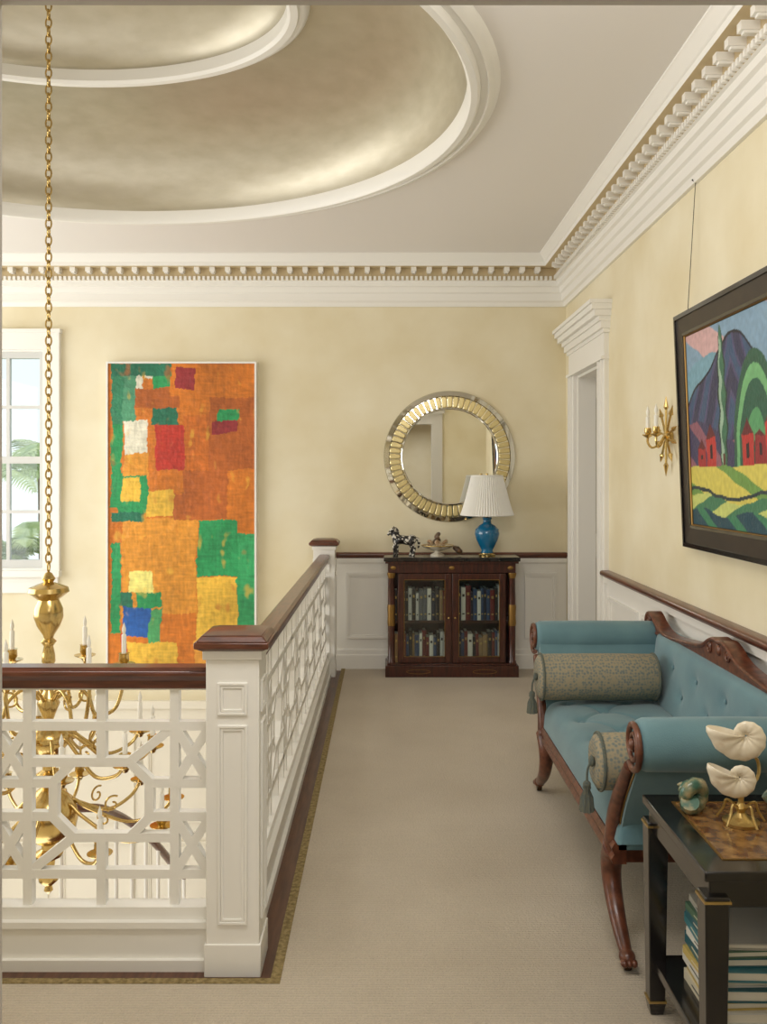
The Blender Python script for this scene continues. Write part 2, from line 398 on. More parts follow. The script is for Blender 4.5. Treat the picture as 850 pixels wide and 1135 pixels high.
rug=thing("carpet",(.5,4.2,0),"beige woven wool carpet with olive-gold edge binding","carpet")
poly=[(XL+.1,YF),(XR-.036,YF),(XR-.036,5.75),(XR-.036,YB-.036),(rx,YB-.036),(rx,ry),(XL+.1,ry)]
m.prism(poly,lambda a,b,t:(a,b,t),0.0005,.014); m.obj("pile",CARP,rug,smooth=0)
m=M(); w=.026
m.prism([(XL+.1,ry-.005),(rx+.005,ry-.005),(rx+.005,YB-.037),(rx-w,YB-.037),(rx-w,ry+w*.8),(XL+.1,ry+w*.8)],lambda a,b,t:(a,b,t),0.0005,.017)
m.obj("fringe",FRINGE,rug,smooth=0)
# ------------------------------------------------------------------ railing
RX=-.467; RY=2.84; RT=.935
BC=[0]
def bars(m,segs,fn,w=.028,t=.034):
    for (a0,b0),(a1,b1) in segs:
        d=Vector((a1-a0,b1-b0)); L=d.length
        if L<.004: continue
        d/=L; n=Vector((-d.y,d.x))*w/2
        e=d*w*.30
        p=[(a0-e.x+n.x,b0-e.y+n.y),(a1+e.x+n.x,b1+e.y+n.y),(a1+e.x-n.x,b1+e.y-n.y),(a0-e.x-n.x,b0-e.y-n.y)]
        BC[0]+=1
        tt=t-.00025*(BC[0]%23)
        m.prism(p,fn,-tt/2,tt/2)
zb,zt=.184,.874; h1=.748; h0=.285; hm=.5165
def cell_n(a,b):
    k=.052
    return [((a,hm+k),(b,h1)),((a,h1),(b,hm+k)),((a,h0),(b,hm-k)),((a,hm-k),(b,h0)),((a,hm+k),(b,hm+k)),((a,hm-k),(b,hm-k))]
def cell_w(a,b):
    c=(a+b)/2; W=b-a
    hw=.150*W/.46; hh=.118; k=.062; e=.052
    T=hm+hh; Bm=hm-hh
    s=[((a,T),(c+hw-k,T)),((c-hw+k,Bm),(b,Bm)),
       ((c+hw-k,T),(c+hw,T-k)),((c+hw,T-k),(c+hw,Bm+k)),((c+hw,Bm+k),(c+hw-k,Bm)),
       ((c-hw+k,Bm),(c-hw,Bm+k)),((c-hw,Bm+k),(c-hw,T-k)),((c-hw,T-k),(c-hw+k,T))]
    s+=[((c+hw-k,T),(b,h1)),((c-hw+k,Bm),(a,h0))]
    s+=[((c+hw,hm+e),(b,hm+e)),((c+hw,hm-e),(b,hm-e)),((a,hm+e),(c-hw,hm+e)),((a,hm-e),(c-hw,hm-e))]
    s+=[((c,h1),(c,zt)),((c,h0),(c,zb)),((c,T),(c,h1)),((c,Bm),(c,h0))]
    return s
def panel(m,fn,a0,nu,dirn,wn,ww):
    segs=[];a=a0
    for i in range(nu):
        b=a+dirn*wn; segs+=cell_n(min(a,b),max(a,b)); segs.append(((b,zb),(b,zt)))
        c=b+dirn*ww; segs+=cell_w(min(b,c),max(b,c)); segs.append(((c,zb),(c,zt))); a=c
    b=a+dirn*wn; segs+=cell_n(min(a,b),max(a,b))
    lo,hi=min(a0,b),max(a0,b)
    segs+=[((lo,h1),(hi,h1)),((lo,h0),(hi,h0))]
    bars(m,segs,fn); return b
def newel(y,label):
    e=thing("newel_post",(RX,y,0),label,"newel post","newel posts of the balustrade")
    m=M(); r=.0815
    m.box(RX-r,RX+r,y-r,y+r,0.0,.985)
    for fn in (lambda a,b,t:(RX+a,y-r-t,b),lambda a,b,t:(RX+a,y+r+t,b),lambda a,b,t:(RX+r+t,y+a,b),lambda a,b,t:(RX-r-t,y+a,b)):
        panelframe(m,fn,-.046,.046,.80,.90,.018,.007); panelframe(m,fn,-.046,.046,.16,.77,.018,.007)
    m.box(RX-r-.005,RX+r+.005,y-r-.005,y+r+.005,0,.10)
    m.box(RX-r-.009,RX+r+.009,y-r-.009,y+r+.009,.97,.998)
    m.obj("post",WHITE,e,bevel=.002)
    m=M(); m.frustum(RX,y,.998,1.006,r+.014,r+.028).frustum(RX,y,1.006,1.026,r+.032,r+.032).frustum(RX,y,1.026,1.044,r+.028,r+.012).frustum(RX,y,1.044,1.052,r+.012,r-.02)
    m.obj("cap",MAHOG,e,bevel=.004)
newel(RY,"white panelled newel post with mahogany cap at the rail corner")
newel(6.955,"white newel post with mahogany cap beside the wall")
hp=[(-.045,.0),(-.045,-.012),(-.03,-.03),(-.028,-.055),(.028,-.055),(.03,-.03),(.045,-.012),(.045,0),(.03,.012),(-.03,.012)]
y=RY; e=thing("balustrade",(-1.6,y,0),"white fretwork balustrade with mahogany handrail facing the stairwell","railing","landing balustrades")
m=M(); xend=RX-.083; panel(m,lambda a,b,t:(a,y+t,b),xend,7,-1,.11,.46); m.box(XL,xend,y-.018,y+.018,zt-.012,.881).obj("fretwork",WHITE,e,smooth=0)
m=M(); m.prism(hp,lambda a,b,t:(t,y+a,RT-.012+b),XL,xend).obj("handrail",MAHOGX,e,bevel=.004)
m=M(); m.box(XL,xend,y-.03,y+.03,.15,.188).box(XL,xend,y-.05,y+.05,.13,.15).box(XL,xend,y-.04,y+.04,.035,.13).box(XL,xend,y-.055,y+.05,0,.035).obj("base_rail",WHITE,e,smooth=0)
x=RX; e=thing("balustrade",(x,4.9,0),"white fretwork balustrade running along the carpeted landing","railing","landing balustrades")
y0s,y1s=RY+.083,6.955-.083
m=M(); nu=7; ww=((y1s-y0s)-.11*(nu+1))/nu; panel(m,lambda a,b,t:(x+t,a,b),y0s,nu,1,.11,ww); m.box(x-.018,x+.018,y0s,y1s,zt-.012,.881).obj("fretwork",WHITE,e,smooth=0)
m=M(); m.prism(hp,lambda a,b,t:(x+a,t,RT-.012+b),y0s,y1s).obj("handrail",MAHOGY,e,bevel=.004)
m=M(); m.box(x-.03,x+.03,y0s,y1s,.15,.188).box(x-.05,x+.05,y0s,y1s,.13,.15).box(x-.04,x+.04,y0s,y1s,.035,.13).box(x-.05,x+.055,y0s,y1s,0,.035).obj("base_rail",WHITE,e,smooth=0)
# staircase below
st=thing("staircase",(-1.1,5.5,-3.2),"white staircase with mahogany handrail descending below the landing","staircase")
m=M()
for i in range(9):
    yy=3.9+i*.28; zz=-1.05-i*.17; m.box(-1.5,-.56,yy,yy+.279,-3.2,zz,0); m.box(-1.53,-.56,yy-.01,yy+.30,zz,zz+.03,1)
m.obj("flight",[WHITE,MAHOGX],st,smooth=0)
path=cr([(-2.0,4.6,-.20),(-1.62,4.9,-.27),(-1.55,5.2,-.42),(-1.5,5.5,-.62),(-1.46,5.8,-.85),(-1.45,6.2,-1.15),(-1.45,6.5,-1.35)],6)
M().tube(path,.024,10,flat=1.1).obj("handrail",MAHOG,st)
for i in range(0,len(path),4):
    p=path[i]; M().tube([(p.x,p.y,p.z-.88 if i>8 else p.z-1.2),(p.x,p.y,p.z-.4),(p.x,p.y,p.z)],[.016,.012,.012],8).obj("baluster",WHITE,st)
# ------------------------------------------------------------------ chandelier
CX,CY=-1.53,4.1
ch=thing("chandelier",(CX,CY,-.37),"polished brass multi-tier chandelier with ivory candles on a chain","chandelier")
bprof=[(0.0,1.10),(.015,1.09),(.03,1.065),(.02,1.05),(.05,1.04),(.085,1.025),(.09,1.005),(.07,.99),(.045,.97),(.062,.93),(.064,.89),(.05,.85),(.025,.81),(.02,.795),(.035,.78),(.02,.76),(.028,.72),(.03,.69),(.015,.66),(.04,.62),(.038,.60),(.02,.56),(.035,.53),(.05,.50),(.03,.45),(.02,.42),(.07,.38),(.095,.35),(.095,.32),(.06,.28),(.03,.25),(.025,.20),(.055,.18),(.05,.14),(.03,.12),(.085,.08),(.12,.03),(.13,-.02),(.12,-.07),(.075,-.115),(.03,-.14),(.03,-.16),(.065,-.18),(.06,-.195),(.03,-.21),(.025,-.25),(.045,-.275),(.042,-.305),(.015,-.33),(.02,-.35),(0,-.37)]
M().lathe(bprof,(CX,CY,0),32).obj("body",BRASS,ch,smooth=50)
m=M(); z=1.10; k=0
while z<3.99:
    pts=[]
    for i in range(12):
        a=2*pi*i/12; u=.013*math.cos(a); v=.024*math.sin(a)
        pts.append((CX+(u if k%2 else 0),CY+(0 if k%2 else u),z+.02+v))
    m.tube(pts,.0042,6,closed=True); z+=.038; k+=1
m.obj("chain",BRASS,ch,smooth=60)
M().lathe([(0,3.88),(.05,3.90),(.09,3.96),(.1,3.985)],(CX,CY,0),24).obj("ceiling_rose",BRASS,ch,smooth=60)
def tier(R,z0,zc,nn,off):
    m=M()
    path=cr([(.04,0,z0),(.10,0,z0+.05),(.17,0,z0+.0),(R*.62,0,z0-.09),(R*.88,0,z0-.07),(R,0,(z0+zc)/2),(R,0,zc)],6)
    m.tube(path,.0085,8)
    sp=[]
    for i in range(20):
        t=i/19*2.2*pi; r=.042*(1-i/24); sp.append((R*.5+r*math.cos(t+1),0,z0-.0+r*math.sin(t+1)))
    m.tube(sp,.005,6)
    m.lathe([(.0,zc-.02),(.012,zc-.015),(.02,zc),(.05,zc+.012),(.052,zc+.016),(.015,zc+.012),(.016,zc+.02),(.024,zc+.03),(.022,zc+.06),(.026,zc+.065),(.0,zc+.066)],(R,0,0),18)
    for i,v in enumerate(m.v): m.v[i]=Vector((v.x+CX,v.y+CY,v.z))
    arm=m.obj("arm",BRASS,ch,smooth=50,origin=(CX,CY,0)); arm.rotation_euler=(0,0,off)
    c=M().lathe([(.011,zc+.05),(.011,zc+.15),(.006,zc+.155),(.009,zc+.17),(.009,zc+.18),(.0,zc+.21)],(CX+R,CY,0),10).obj("candle",CANDLE,None,smooth=50,origin=(CX,CY,0))
    c.parent=arm; c.location=(0,0,0)
    for i in range(1,nn):
        a2=dup(arm,ch,rotz=off+2*pi*i/nn); c2=dup(c,a2)
tier(.33,.52,.64,6,.35)
tier(.46,.30,.27,10,.15)
tier(.56,.0,-.02,10,.4)
# ------------------------------------------------------------------ abstract painting
def painted(name,nx,ny,W,H,colf,fn,parent,material):
    vs=[];cols=[];fs=[]
    for j in range(ny+1):
        for i in range(nx+1):
            u=i/nx*W; v=j/ny*H; vs.append(fn(u,v)); c=colf(u,v); cols+= [c[0],c[1],c[2],1]
    for j in range(ny):
        for i in range(nx):
            a=j*(nx+1)+i; fs.append((a,a+1,a+nx+2,a+nx+1))
    org=Vector(fn(W/2,0)); me=D.meshes.new(name); me.from_pydata([Vector(v)-org for v in vs],[],fs); me.materials.append(material)
    at=me.color_attributes.new("paint","FLOAT_COLOR","POINT"); at.data.foreach_set("color",cols)
    o=D.objects.new(name,me); COL.objects.link(o); WO[o.name]=org; o.parent=parent; o.location=org-WO[parent.name]; return o
OR=(206,118,36);DO=(180,96,38);LO=(220,148,50);YE=(230,184,66);GR=(40,150,88);DG=(34,112,84);RE=(190,54,40);WH=(224,220,200);PY=(236,226,130);BL=(36,92,168);MR=(146,46,50)
rects=[(123,189,403,418,DG),(123,135,403,470,(50,128,92)),(135,150,418,466,(80,148,112)),(148,158,410,430,WH),(161,170,404,420,WH),(170,190,412,430,GR),(195,214,408,432,MR),(189,284,403,440,OR),(150,200,430,452,DO),
(168,197,450,472,DG),(136,163,466,502,WH),(172,203,472,520,RE),(240,264,452,466,GR),(236,262,466,480,MR),(230,284,440,520,DO),(203,236,460,520,(200,108,36)),
(123,134,470,560,GR),(136,164,502,526,LO),(136,154,528,554,YE),(131,162,522,566,GR),(162,192,542,570,YE),(163,203,512,546,OR),(192,250,520,574,DO),(250,284,500,574,OR),(123,160,566,576,DG),
(218,262,575,636,GR),(262,284,588,698,(52,158,96)),(262,284,570,588,OR),(218,262,637,706,YE),(142,170,630,654,PY),(133,146,654,668,DG),(136,165,668,702,BL),(150,178,654,668,GR),(165,178,670,708,(78,160,98)),
(123,134,570,600,OR),(123,133,600,700,GR),(133,140,700,735,RE),(140,195,708,742,YE),(176,216,676,742,OR),(195,284,706,742,(216,150,58)),(134,217,572,682,LO)]
rl=[((a-120)/165*1.178,(b-120)/165*1.178,(740-d)/339*2.44,(740-c)/339*2.44,[q for q in lin(k)[:3]]) for a,b,c,d,k in rects]
base=lin(OR)[:3]
def abscol(u,v):
    n1=noise.noise(Vector((u*5,v*5,1)));n2=noise.noise(Vector((u*5,v*5,7)))
    n3=noise.noise(Vector((u*26,v*26,3)));n4=noise.noise(Vector((u*60,v*9,9)));n6=noise.noise(Vector((u*10,v*70,19)))
    uu=u+n1*.022+n3*.012; vv=v+n2*.022+n4*.010
    c=base
    for a,b,z0,z1,k in rl:
        if a<=uu<=b and z0<=vv<=z1: c=k;break
    s=1+.2*n3+.18*n4+.18*n6+.35*noise.noise(Vector((u*3,v*3,20)))
    r=[min(1,max(0,q*s)) for q in c]
    n5=noise.noise(Vector((u*16,v*7,33)))+.3*n3
    if n5>.36:
        k=lin(YE if noise.noise(Vector((u*3,v*3,50)))>0 else DO); t=min(1,(n5-.36)*3)*.55; r=[r[i]*(1-t)+k[i]*t for i in range(3)]
    return r
px0,px1,pz0,pz1=-2.19,-1.012,-.02,2.43
pt=thing("abstract_painting",((px0+px1)/2,YB-.03,pz0),"tall abstract canvas of orange, green and yellow colour blocks","painting")
painted("canvas",200,410,px1-px0-.03,pz1-pz0-.03,abscol,lambda u,v:(px0+.015+u,YB-.054-.003*noise.noise(Vector((u*14,v*14,5))),pz0+.015+v),pt,attrmat("oil_paint",.5,.5,45))
m=M(); m.box(px0+.001,px1-.001,YB-.046,YB-.002,pz0+.001,pz1-.001)
for b in ((px0,px0+.014,pz0,pz1),(px1-.014,px1,pz0,pz1),(px0+.014,px1-.014,pz0,pz0+.014),(px0+.014,px1-.014,pz1-.014,pz1)): m.box(b[0],b[1],YB-.068,YB-.0025,b[2],b[3])
m.obj("frame",mat("white_frame",(240,238,232),.4),pt,smooth=0)
# ------------------------------------------------------------------ landscape painting
IW,IH=1.20,.83
def inpoly(p,poly):
    x,y=p; r=False; j=len(poly)-1
    for i in range(len(poly)):
        xi,yi=poly[i];xj,yj=poly[j]
        if (yi>y)!=(yj>y) and x<(xj-xi)*(y-yi)/(yj-yi)+xi: r=not r
        j=i
    return r
L=lambda c:lin(c)[:3]
def house(u0,u1,e,p): return [(u0,.25),(u0,e),((u0+u1)/2,p),(u1,e),(u1,.25)]
barns=[(house(.20,.31,.37,.43),(184,52,50)),(house(.10,.19,.33,.38),(160,42,46)),(house(.585,.69,.37,.43),(180,50,48)),(house(.80,.95,.41,.49),(192,56,50)),(house(.70,.80,.36,.385),(140,36,44)),(house(1.0,1.1,.36,.42),(170,46,46))]
def landcol(u,v):
    w=.010*noise.noise(Vector((u*9,v*9,2))); u+=w; v+=.010*noise.noise(Vector((u*9,v*9,8)))
    c=L((118,160,178))
    if v>.66+.06*math.sin(u*6): c=L((204,166,166)) if math.sin(u*7+v*16)>.35 else L((128,158,182))
    top=.50+.28*math.exp(-((u-.52)/.30)**2)+.06*math.exp(-((u-.12)/.12)**2)+.1*math.exp(-((u-1.05)/.16)**2)
    if v<top:
        k=math.sin((v*.9+abs(u-.5)*1.5)*26+noise.noise(Vector((u*5,v*5,77)))*1.5)
        c=L((50,52,82)) if k>.2 else (L((78,74,112)) if k>-.5 else L((58,82,114)))
        if top-v<.012: c=L((20,22,34))
    if v<.40+.05*math.sin(u*7+1): c=L((140,88,104)) if math.sin(u*18+v*30)>.45 else L((62,58,92))
    du=(u-.72)/.22; dv=(v-.24)/.44
    r=math.sqrt(du*du+max(dv,0)**2)
    if r<1 and v>.2: c=[L((34,66,56)),L((34,66,56)),L((84,150,100)),L((84,150,100)),L((38,88,70)),L((38,88,70)),L((112,172,116)),L((44,88,68))][int(r*8)%8]
    tw=.046*math.sin(pi*min(1,max(0,(v-.16)/.66)))**.6*(1+.2*math.sin(v*50))
    if abs(u-.40)<tw and .16<v<.82:
        c=L((26,56,46)) if abs(u-.40)>tw*.7 else (L((150,178,156)) if u<.395+.012*math.sin(v*45) else L((60,110,84)))
    if abs(u-.40)<.012 and .1<v<.3: c=L((90,50,40))
    for p,k in barns:
        if inpoly((u,v),p):
            c=L(k)
            if v>p[1][1]: c=L((96,30,38))
            elif abs((u-p[0][0])/(p[3][0]-p[0][0])-.5)<.13 and v<p[1][1]-.03 and v>.28: c=L((40,26,36))
    if v<.25:
        c=L((210,196,92)) if math.sin(u*9+v*30)>-.7 else L((110,150,74))
        if v<.12+.02*math.sin(u*9): c=L((196,204,116)) if math.sin(u*14-v*50)>.1 else L((66,122,88))
        if abs(v-.14-.02*math.sin(u*8+1))<.008: c=L((36,54,62))
        if v<.06+.015*math.sin(u*12): c=L((30,70,84)) if math.sin(u*20+v*40)>-.5 else L((60,126,92))
    s=1+.18*noise.noise(Vector((u*40,v*40,3))); return [min(1,q*s) for q in c]
PB=Vector((1.39,4.20,1.205)); PV=Vector((-.045,0,1.065)).normalized(); PU=Vector((0,-1,0)); PN=PV.cross(PU)
if PN.x>0: PN=-PN
FH=1.066; FW=1.44; fb=.108
def pf(u,v,t=0): return tuple(PB+PU*u+PV*v+PN*t)
pt=thing("landscape_painting",tuple(PB+PU*FW/2),"dark-framed stylised landscape painting of mountains, barns and trees","painting")
painted("canvas",260,180,IW,IH,landcol,lambda u,v:pf(fb+.002+u*(FW-2*fb-.004)/IW,fb+.002+v*(FH-2*fb-.004)/IH,-.012),pt,attrmat("landscape_paint",.5,.3,60))
m=M()
def frm(m,o,i,t0,t1,mi=0):
    O=[(o,o),(FW-o,o),(FW-o,FH-o),(o,FH-o)];I=[(i,i),(FW-i,i),(FW-i,FH-i),(i,FH-i)]
    vs=[pf(a,b,-.032) for a,b in O]+[pf(a,b,t0) for a,b in O]+[pf(a,b,t1) for a,b in I]+[pf(a,b,-.032) for a,b in I]
    fs=[]
    for j in range(4):
        k=(j+1)%4; fs+=[(j,k,4+k,4+j),(4+j,4+k,8+k,8+j),(8+j,8+k,12+k,12+j),(12+j,12+k,k,j)]
    m.add(vs,fs,mi)
frm(m,0,.02,.006,.008); frm(m,.0205,.09,.0,-.004,1); frm(m,.0905,.103,.002,.0,0); frm(m,.1035,.108,-.004,-.008,2)
m.obj("frame",[BLACK,mat("dark_stained_frame",(36,29,27),.35,rgb2=(48,38,33),vscale=8),DGILT],pt,smooth=0)
m=M(); m.add([pf(.05,.05,-.03),pf(FW-.05,.05,-.03),pf(FW-.05,FH-.05,-.03),pf(.05,FH-.05,-.03)],[(0,1,2,3)]); m.obj("backing_board",BLACK,pt,smooth=0)
for uu in (-.02+.1,FW-.08):
    yw=4.20-uu
    m=M(); m.tube([(XR-.012,yw,2.90),(XR-.05,yw,2.262)],.0018,6); m.tube([(XR-.03,yw,2.885),(XR-.012,yw,2.87),(XR-.008,yw,2.92),(XR-.03,yw,2.93)],.004,6); m.obj("hanging_wire",BLACK,pt)
# ------------------------------------------------------------------ sconce
SY,SZ=4.50,1.73
sc=thing("wall_sconce",(XR,SY,SZ-.2),"brass two-arm wall sconce with crossed arrows and candles","wall light")
m=M(); x=XR-.03
m.lathe([(0,-.0),(.030,.004),(.034,.012),(.02,.03),(0,.035)],(XR-.035,SY,SZ),18,axis='x')
m.tube([(x,SY,SZ-.15),(x,SY,SZ+.15)],.006,8)
for sg in (-1,1):
    for el,l1,l2 in ((.25,.16,.16),(.95,.17,.15)):
        d=Vector((0,sg*math.cos(el),math.sin(el))); c0=Vector((x,SY,SZ))
        for q,ln in ((1,l1),(-1,l2)):
            m.tube([c0,c0+d*q*ln*.7,c0+d*q*ln],[.005,.006,.001],6)
            m.tube([c0+d*q*ln*.7,c0+d*q*(ln*.76),c0+d*q*(ln*1.05)],[.003,.013,.001],6)
m.tube([(x,SY,SZ+.13),(x,SY,SZ+.145),(x,SY,SZ+.20)],[.005,.013,.001],8)
m.tube([(x,SY,SZ-.13),(x,SY,SZ-.145),(x,SY,SZ-.20)],[.005,.013,.001],8)
m.tube([(XR-.035,SY,SZ),(XR,SY,SZ)],.026,12)
m.obj("backplate",BRASS,sc)
for sg in (-1,1):
    m=M(); yy=SY+sg*.07
    m.tube(cr([(XR-.04,SY,SZ),(XR-.06,SY+sg*.02,SZ-.04),(XR-.085,SY+sg*.05,SZ-.055),(XR-.10,yy,SZ-.03),(XR-.10,yy,SZ)],5),.006,8)
    m.lathe([(0,SZ-.01),(.015,SZ),(.028,SZ+.008),(.029,SZ+.012),(.012,SZ+.012),(.018,SZ+.025),(.016,SZ+.045),(0,SZ+.045)],(XR-.10,yy,0),16)
    a=m.obj("arm",BRASS,sc)
    c=M().lathe([(.011,SZ+.04),(.011,SZ+.10),(.005,SZ+.105),(.01,SZ+.12),(.01,SZ+.13),(0,SZ+.16)],(XR-.10,yy,0),10).obj("candle",CANDLE,a)
# ------------------------------------------------------------------ round mirror
MX,MZ=.508,1.686
mr=thing("round_mirror",(MX,YB,MZ-.5),"round wall mirror framed by radiating gold glass segments","mirror")
M().lathe([(0,-.030),(.382,-.030),(.382,-.002)],(MX,YB,MZ),72,axis='y').obj("mirror_glass",MIRR,mr)
m=M(); m.lathe([(.37,-.004),(.37,-.036),(.376,-.040),(.384,-.036),(.388,-.028),(.475,-.024),(.480,-.030),(.515,-.016),(.52,-.004)],(MX,YB,MZ),96,m=0,axis='y')
NT=60
for i in range(NT):
    a=2*pi*i/NT; c,s=math.cos(a),math.sin(a)
    prof2=[(.388,.010),(.392,.0155),(.40,.0172),(.455,.0205),(.468,.019),(.474,.012)]
    lo=[(r,-w_) for r,w_ in prof2]; hi=[(r,w_) for r,w_ in reversed(prof2)]
    poly=lo+hi; inn=[((r-.431)*.86+.431,w_*.72) for r,w_ in poly]
    g=lambda p,t:(MX+p[0]*c-p[1]*s,YB-t,MZ+p[0]*s+p[1]*c)
    k=len(poly)
    vs=[g(p,.026) for p in poly]+[g(p,.032) for p in poly]+[g(p,.037) for p in inn]
    fs=[(j,(j+1)%k,k+(j+1)%k,k+j) for j in range(k)]+[(k+j,k+(j+1)%k,2*k+(j+1)%k,2*k+j) for j in range(k)]+[tuple(range(2*k,3*k))]
    m.add(vs,fs,1)
m.obj("frame",[mat("mirrored_rim",(206,202,188),.07,metal=1),mat("gold_glass",(214,196,140),.25,metal=.5,coat=.7)],mr,smooth=30)
# ------------------------------------------------------------------ cabinet
K0,K1,KY0,KY1=.0,1.006,6.80,7.10
cab=thing("glazed_bookcase",(.503,6.95,0.014),"low mahogany bookcase with glazed doors and dark marble top","cabinet")
MARB=mat("dark_marble",(30,27,27),.15,rgb2=(70,62,58),vscale=8,coat=.4,lo=.45,hi=.8)
m=M(); z0=.0145
m.box(K0+.0,K1,KY0,KY1,z0,.10).box(K0+.015,K1-.015,KY0+.015,KY1,.10,.115)
m.box(K0+.02,K0+.04,KY0+.04,KY1,.1,.86).box(K1-.04,K1-.02,KY0+.04,KY1,.1,.86).box(K0+.02,K1-.02,KY1-.02,KY1-.001,.1,.86)
m.box(K0+.04,K1-.04,KY0+.05,KY1-.02,.415,.435).box(.49,.516,KY0+.045,KY1-.02,.1,.80)
m.box(K0+.02,K1-.02,KY0+.02,KY1,.80,.885)
m.box(K0,K1,KY0,KY1,.872,.888)
m.obj("body",CABW,cab,bevel=.002)
M().box(K0-.012,K1+.012,KY0-.012,KY1,.888,.92).obj("top",MARB,cab,bevel=.006)
for xx in (K0+.045,K1-.045):
    m=M(); m.lathe([(.03,.115),(.03,.13),(.024,.14),(.026,.3),(.026,.6),(.022,.77),(.03,.79),(.03,.80)],(xx,KY0+.035,0),20)
    p=m.obj("column",CABW,cab)
    m=M(); m.lathe([(.0275,.40),(.030,.42),(.027,.47),(.030,.54),(.0275,.56)],(xx,KY0+.035,0),20); m.obj("gilt_band",DGILT,p)
    m=M(); m.lathe([(.0245,.76),(.032,.79),(.031,.80)],(xx,KY0+.035,0),20); m.obj("gilt_capital",DGILT,p)
for (a,b) in ((.095,.498),(.508,.911)):
    m=M(); yd=KY0+.02
    w=.046
    m.box(a,a+w,yd,yd+.022,.12,.795).box(b-w,b,yd,yd+.022,.12,.795).box(a+w,b-w,yd,yd+.022,.12,.165).box(a+w,b-w,yd,yd+.022,.75,.795)
    d=m.obj("door",CABW,cab,bevel=.003)
    m=M()
    for q in ((a+w,a+w+.004,.165,.75),(b-w-.004,b-w,.165,.75),(a+w,b-w,.165,.169),(a+w,b-w,.746,.75)): m.box(q[0],q[1],yd-.003,yd+.01,q[2],q[3])
    m.obj("gilt_bead",DGILT,d,smooth=0)
    M().box(a+w,b-w,yd+.011,yd+.013,.165,.75).obj("glass",GLASS,d,smooth=0)
    hx=(b-.02) if a<.3 else (a+.02)
    M().ball((hx,yd-.008,.46),.009).tube([(hx,yd-.004,.46),(hx,yd+.001,.46)],.004,8).obj("knob",BRASS,d)
for xx in (.25,.75):
    pts=[(xx+.09*math.cos(t*pi/12),KY0-.001,.057+.016*math.sin(t*pi/12)) for t in range(24)]
    M().tube(pts,.002,6,closed=True).obj("brass_inlay",DGILT,cab)
for xx in (.06,.503,.946):
    M().ball((xx,KY0+.018,.838),.015,sc=(1.4,.3,1)).obj("gilt_mount",DGILT,cab)
cols=[((50,42,42),"black"),((236,230,216),"cream"),((60,78,112),"navy blue"),((116,44,40),"dark red"),((106,108,110),"grey"),((214,210,202),"pale grey"),((70,88,74),"green"),((160,128,88),"tan"),((40,42,60),"dark blue")]
BM=[mat("book_cloth_"+n.replace(" ","_"),c,.6) for c,n in cols]
def upright(x,y,z,w,h,d,ci,grp):
    m=M()
    m.box(x,x+.002,y+.002,y+d,z,z+h).box(x+w-.002,x+w,y+.002,y+d,z,z+h)
    m.lathe([(w/2,z),(w/2,z+h)],(x+w/2,y+.003,0),12,sy=.3)
    m.box(x+.002,x+w-.002,y+.003,y+d-.005,z+.004,z+h-.004,1)
    m.box(x+w*.25,x+w*.75,y-w*.15-.0012,y,z+h*.72,z+h*.8,2).box(x+w*.25,x+w*.75,y-w*.15-.0012,y,z+h*.18,z+h*.22,2)
    m.obj("book",[BM[ci],PAGES,GILT if ci not in(1,5) else BM[0]],label=cols[ci][1]+" clothbound book standing upright behind cabinet glass",cat="book",group=grp)
for (a,b) in ((.07,.485),(.522,.93)):
    for zz,hh in ((.4355,.255),(.1155,.235)):
        x=a
        while True:
            w=random.uniform(.016,.038)
            if x+w>b: break
            ci=random.choice([0,1,0,5,4,8,0,3,7] if zz>.3 and a<.3 else ([2,5,8,4,1,2,3,0] if zz>.3 else [0,3,0,5,3,2,8,1,7]))
            h=hh*random.uniform(.80,1.05)
            upright(x,6.862,zz,w-.0015,h,.15,ci,"books behind the bookcase glass"); x+=w
# ------------------------------------------------------------------ lamp
LX,LY=.778,6.90; tz=.92
lp=thing("table_lamp",(LX,LY,tz),"turquoise ceramic table lamp with pleated white shade","lamp")
M().lathe([(0,tz),(.062,tz),(.064,tz+.012),(.05,tz+.02),(.05,tz+.025)],(LX,LY,0),28).obj("base",BRASS,lp)
M().lathe([(.045,tz+.022),(.05,tz+.03),(.042,tz+.045),(.06,tz+.08),(.085,tz+.13),(.095,tz+.17),(.09,tz+.205),(.06,tz+.235),(.034,tz+.25),(.03,tz+.275),(.04,tz+.295),(.02,tz+.30)],(LX,LY,0),36).obj("vase",BLUEC,lp,smooth=60)
M().lathe([(.012,tz+.295),(.012,tz+.40),(.02,tz+.41),(.02,tz+.44),(.006,tz+.45),(.004,tz+.615),(.010,tz+.62),(.010,tz+.63),(0,tz+.635)],(LX,LY,0),16).obj("stem",BRASS,lp)
m=M(); n=240; zb_,zt_=tz+.315,tz+.615
vs=[];fs=[]
for j in range(9):
    t=j/8; r=.200+(.118-.200)*(t**.85); z=zb_+(zt_-zb_)*t
    for i in range(n):
        rr=r*(1+.030*math.cos(60*2*pi*i/n)); a=2*pi*i/n; vs.append((LX+rr*math.cos(a),LY+rr*math.sin(a),z))
for j in range(8):
    for i in range(n): fs.append((j*n+i,j*n+(i+1)%n,(j+1)*n+(i+1)%n,(j+1)*n+i))
m.add(vs,fs)
for rr,zz in ((.200,zb_),(.118,zt_)):
    m.tube([(LX+rr*math.cos(2*pi*i/48),LY+rr*math.sin(2*pi*i/48),zz) for i in range(48)],.005,6,closed=True)
for k in range(3):
    a=k*2*pi/3; m.tube([(LX,LY,zt_-.01),(LX+.117*math.cos(a),LY+.117*math.sin(a),zt_-.002)],.002,6)
m.obj("lamp_shade",PLEAT,lp,smooth=80)
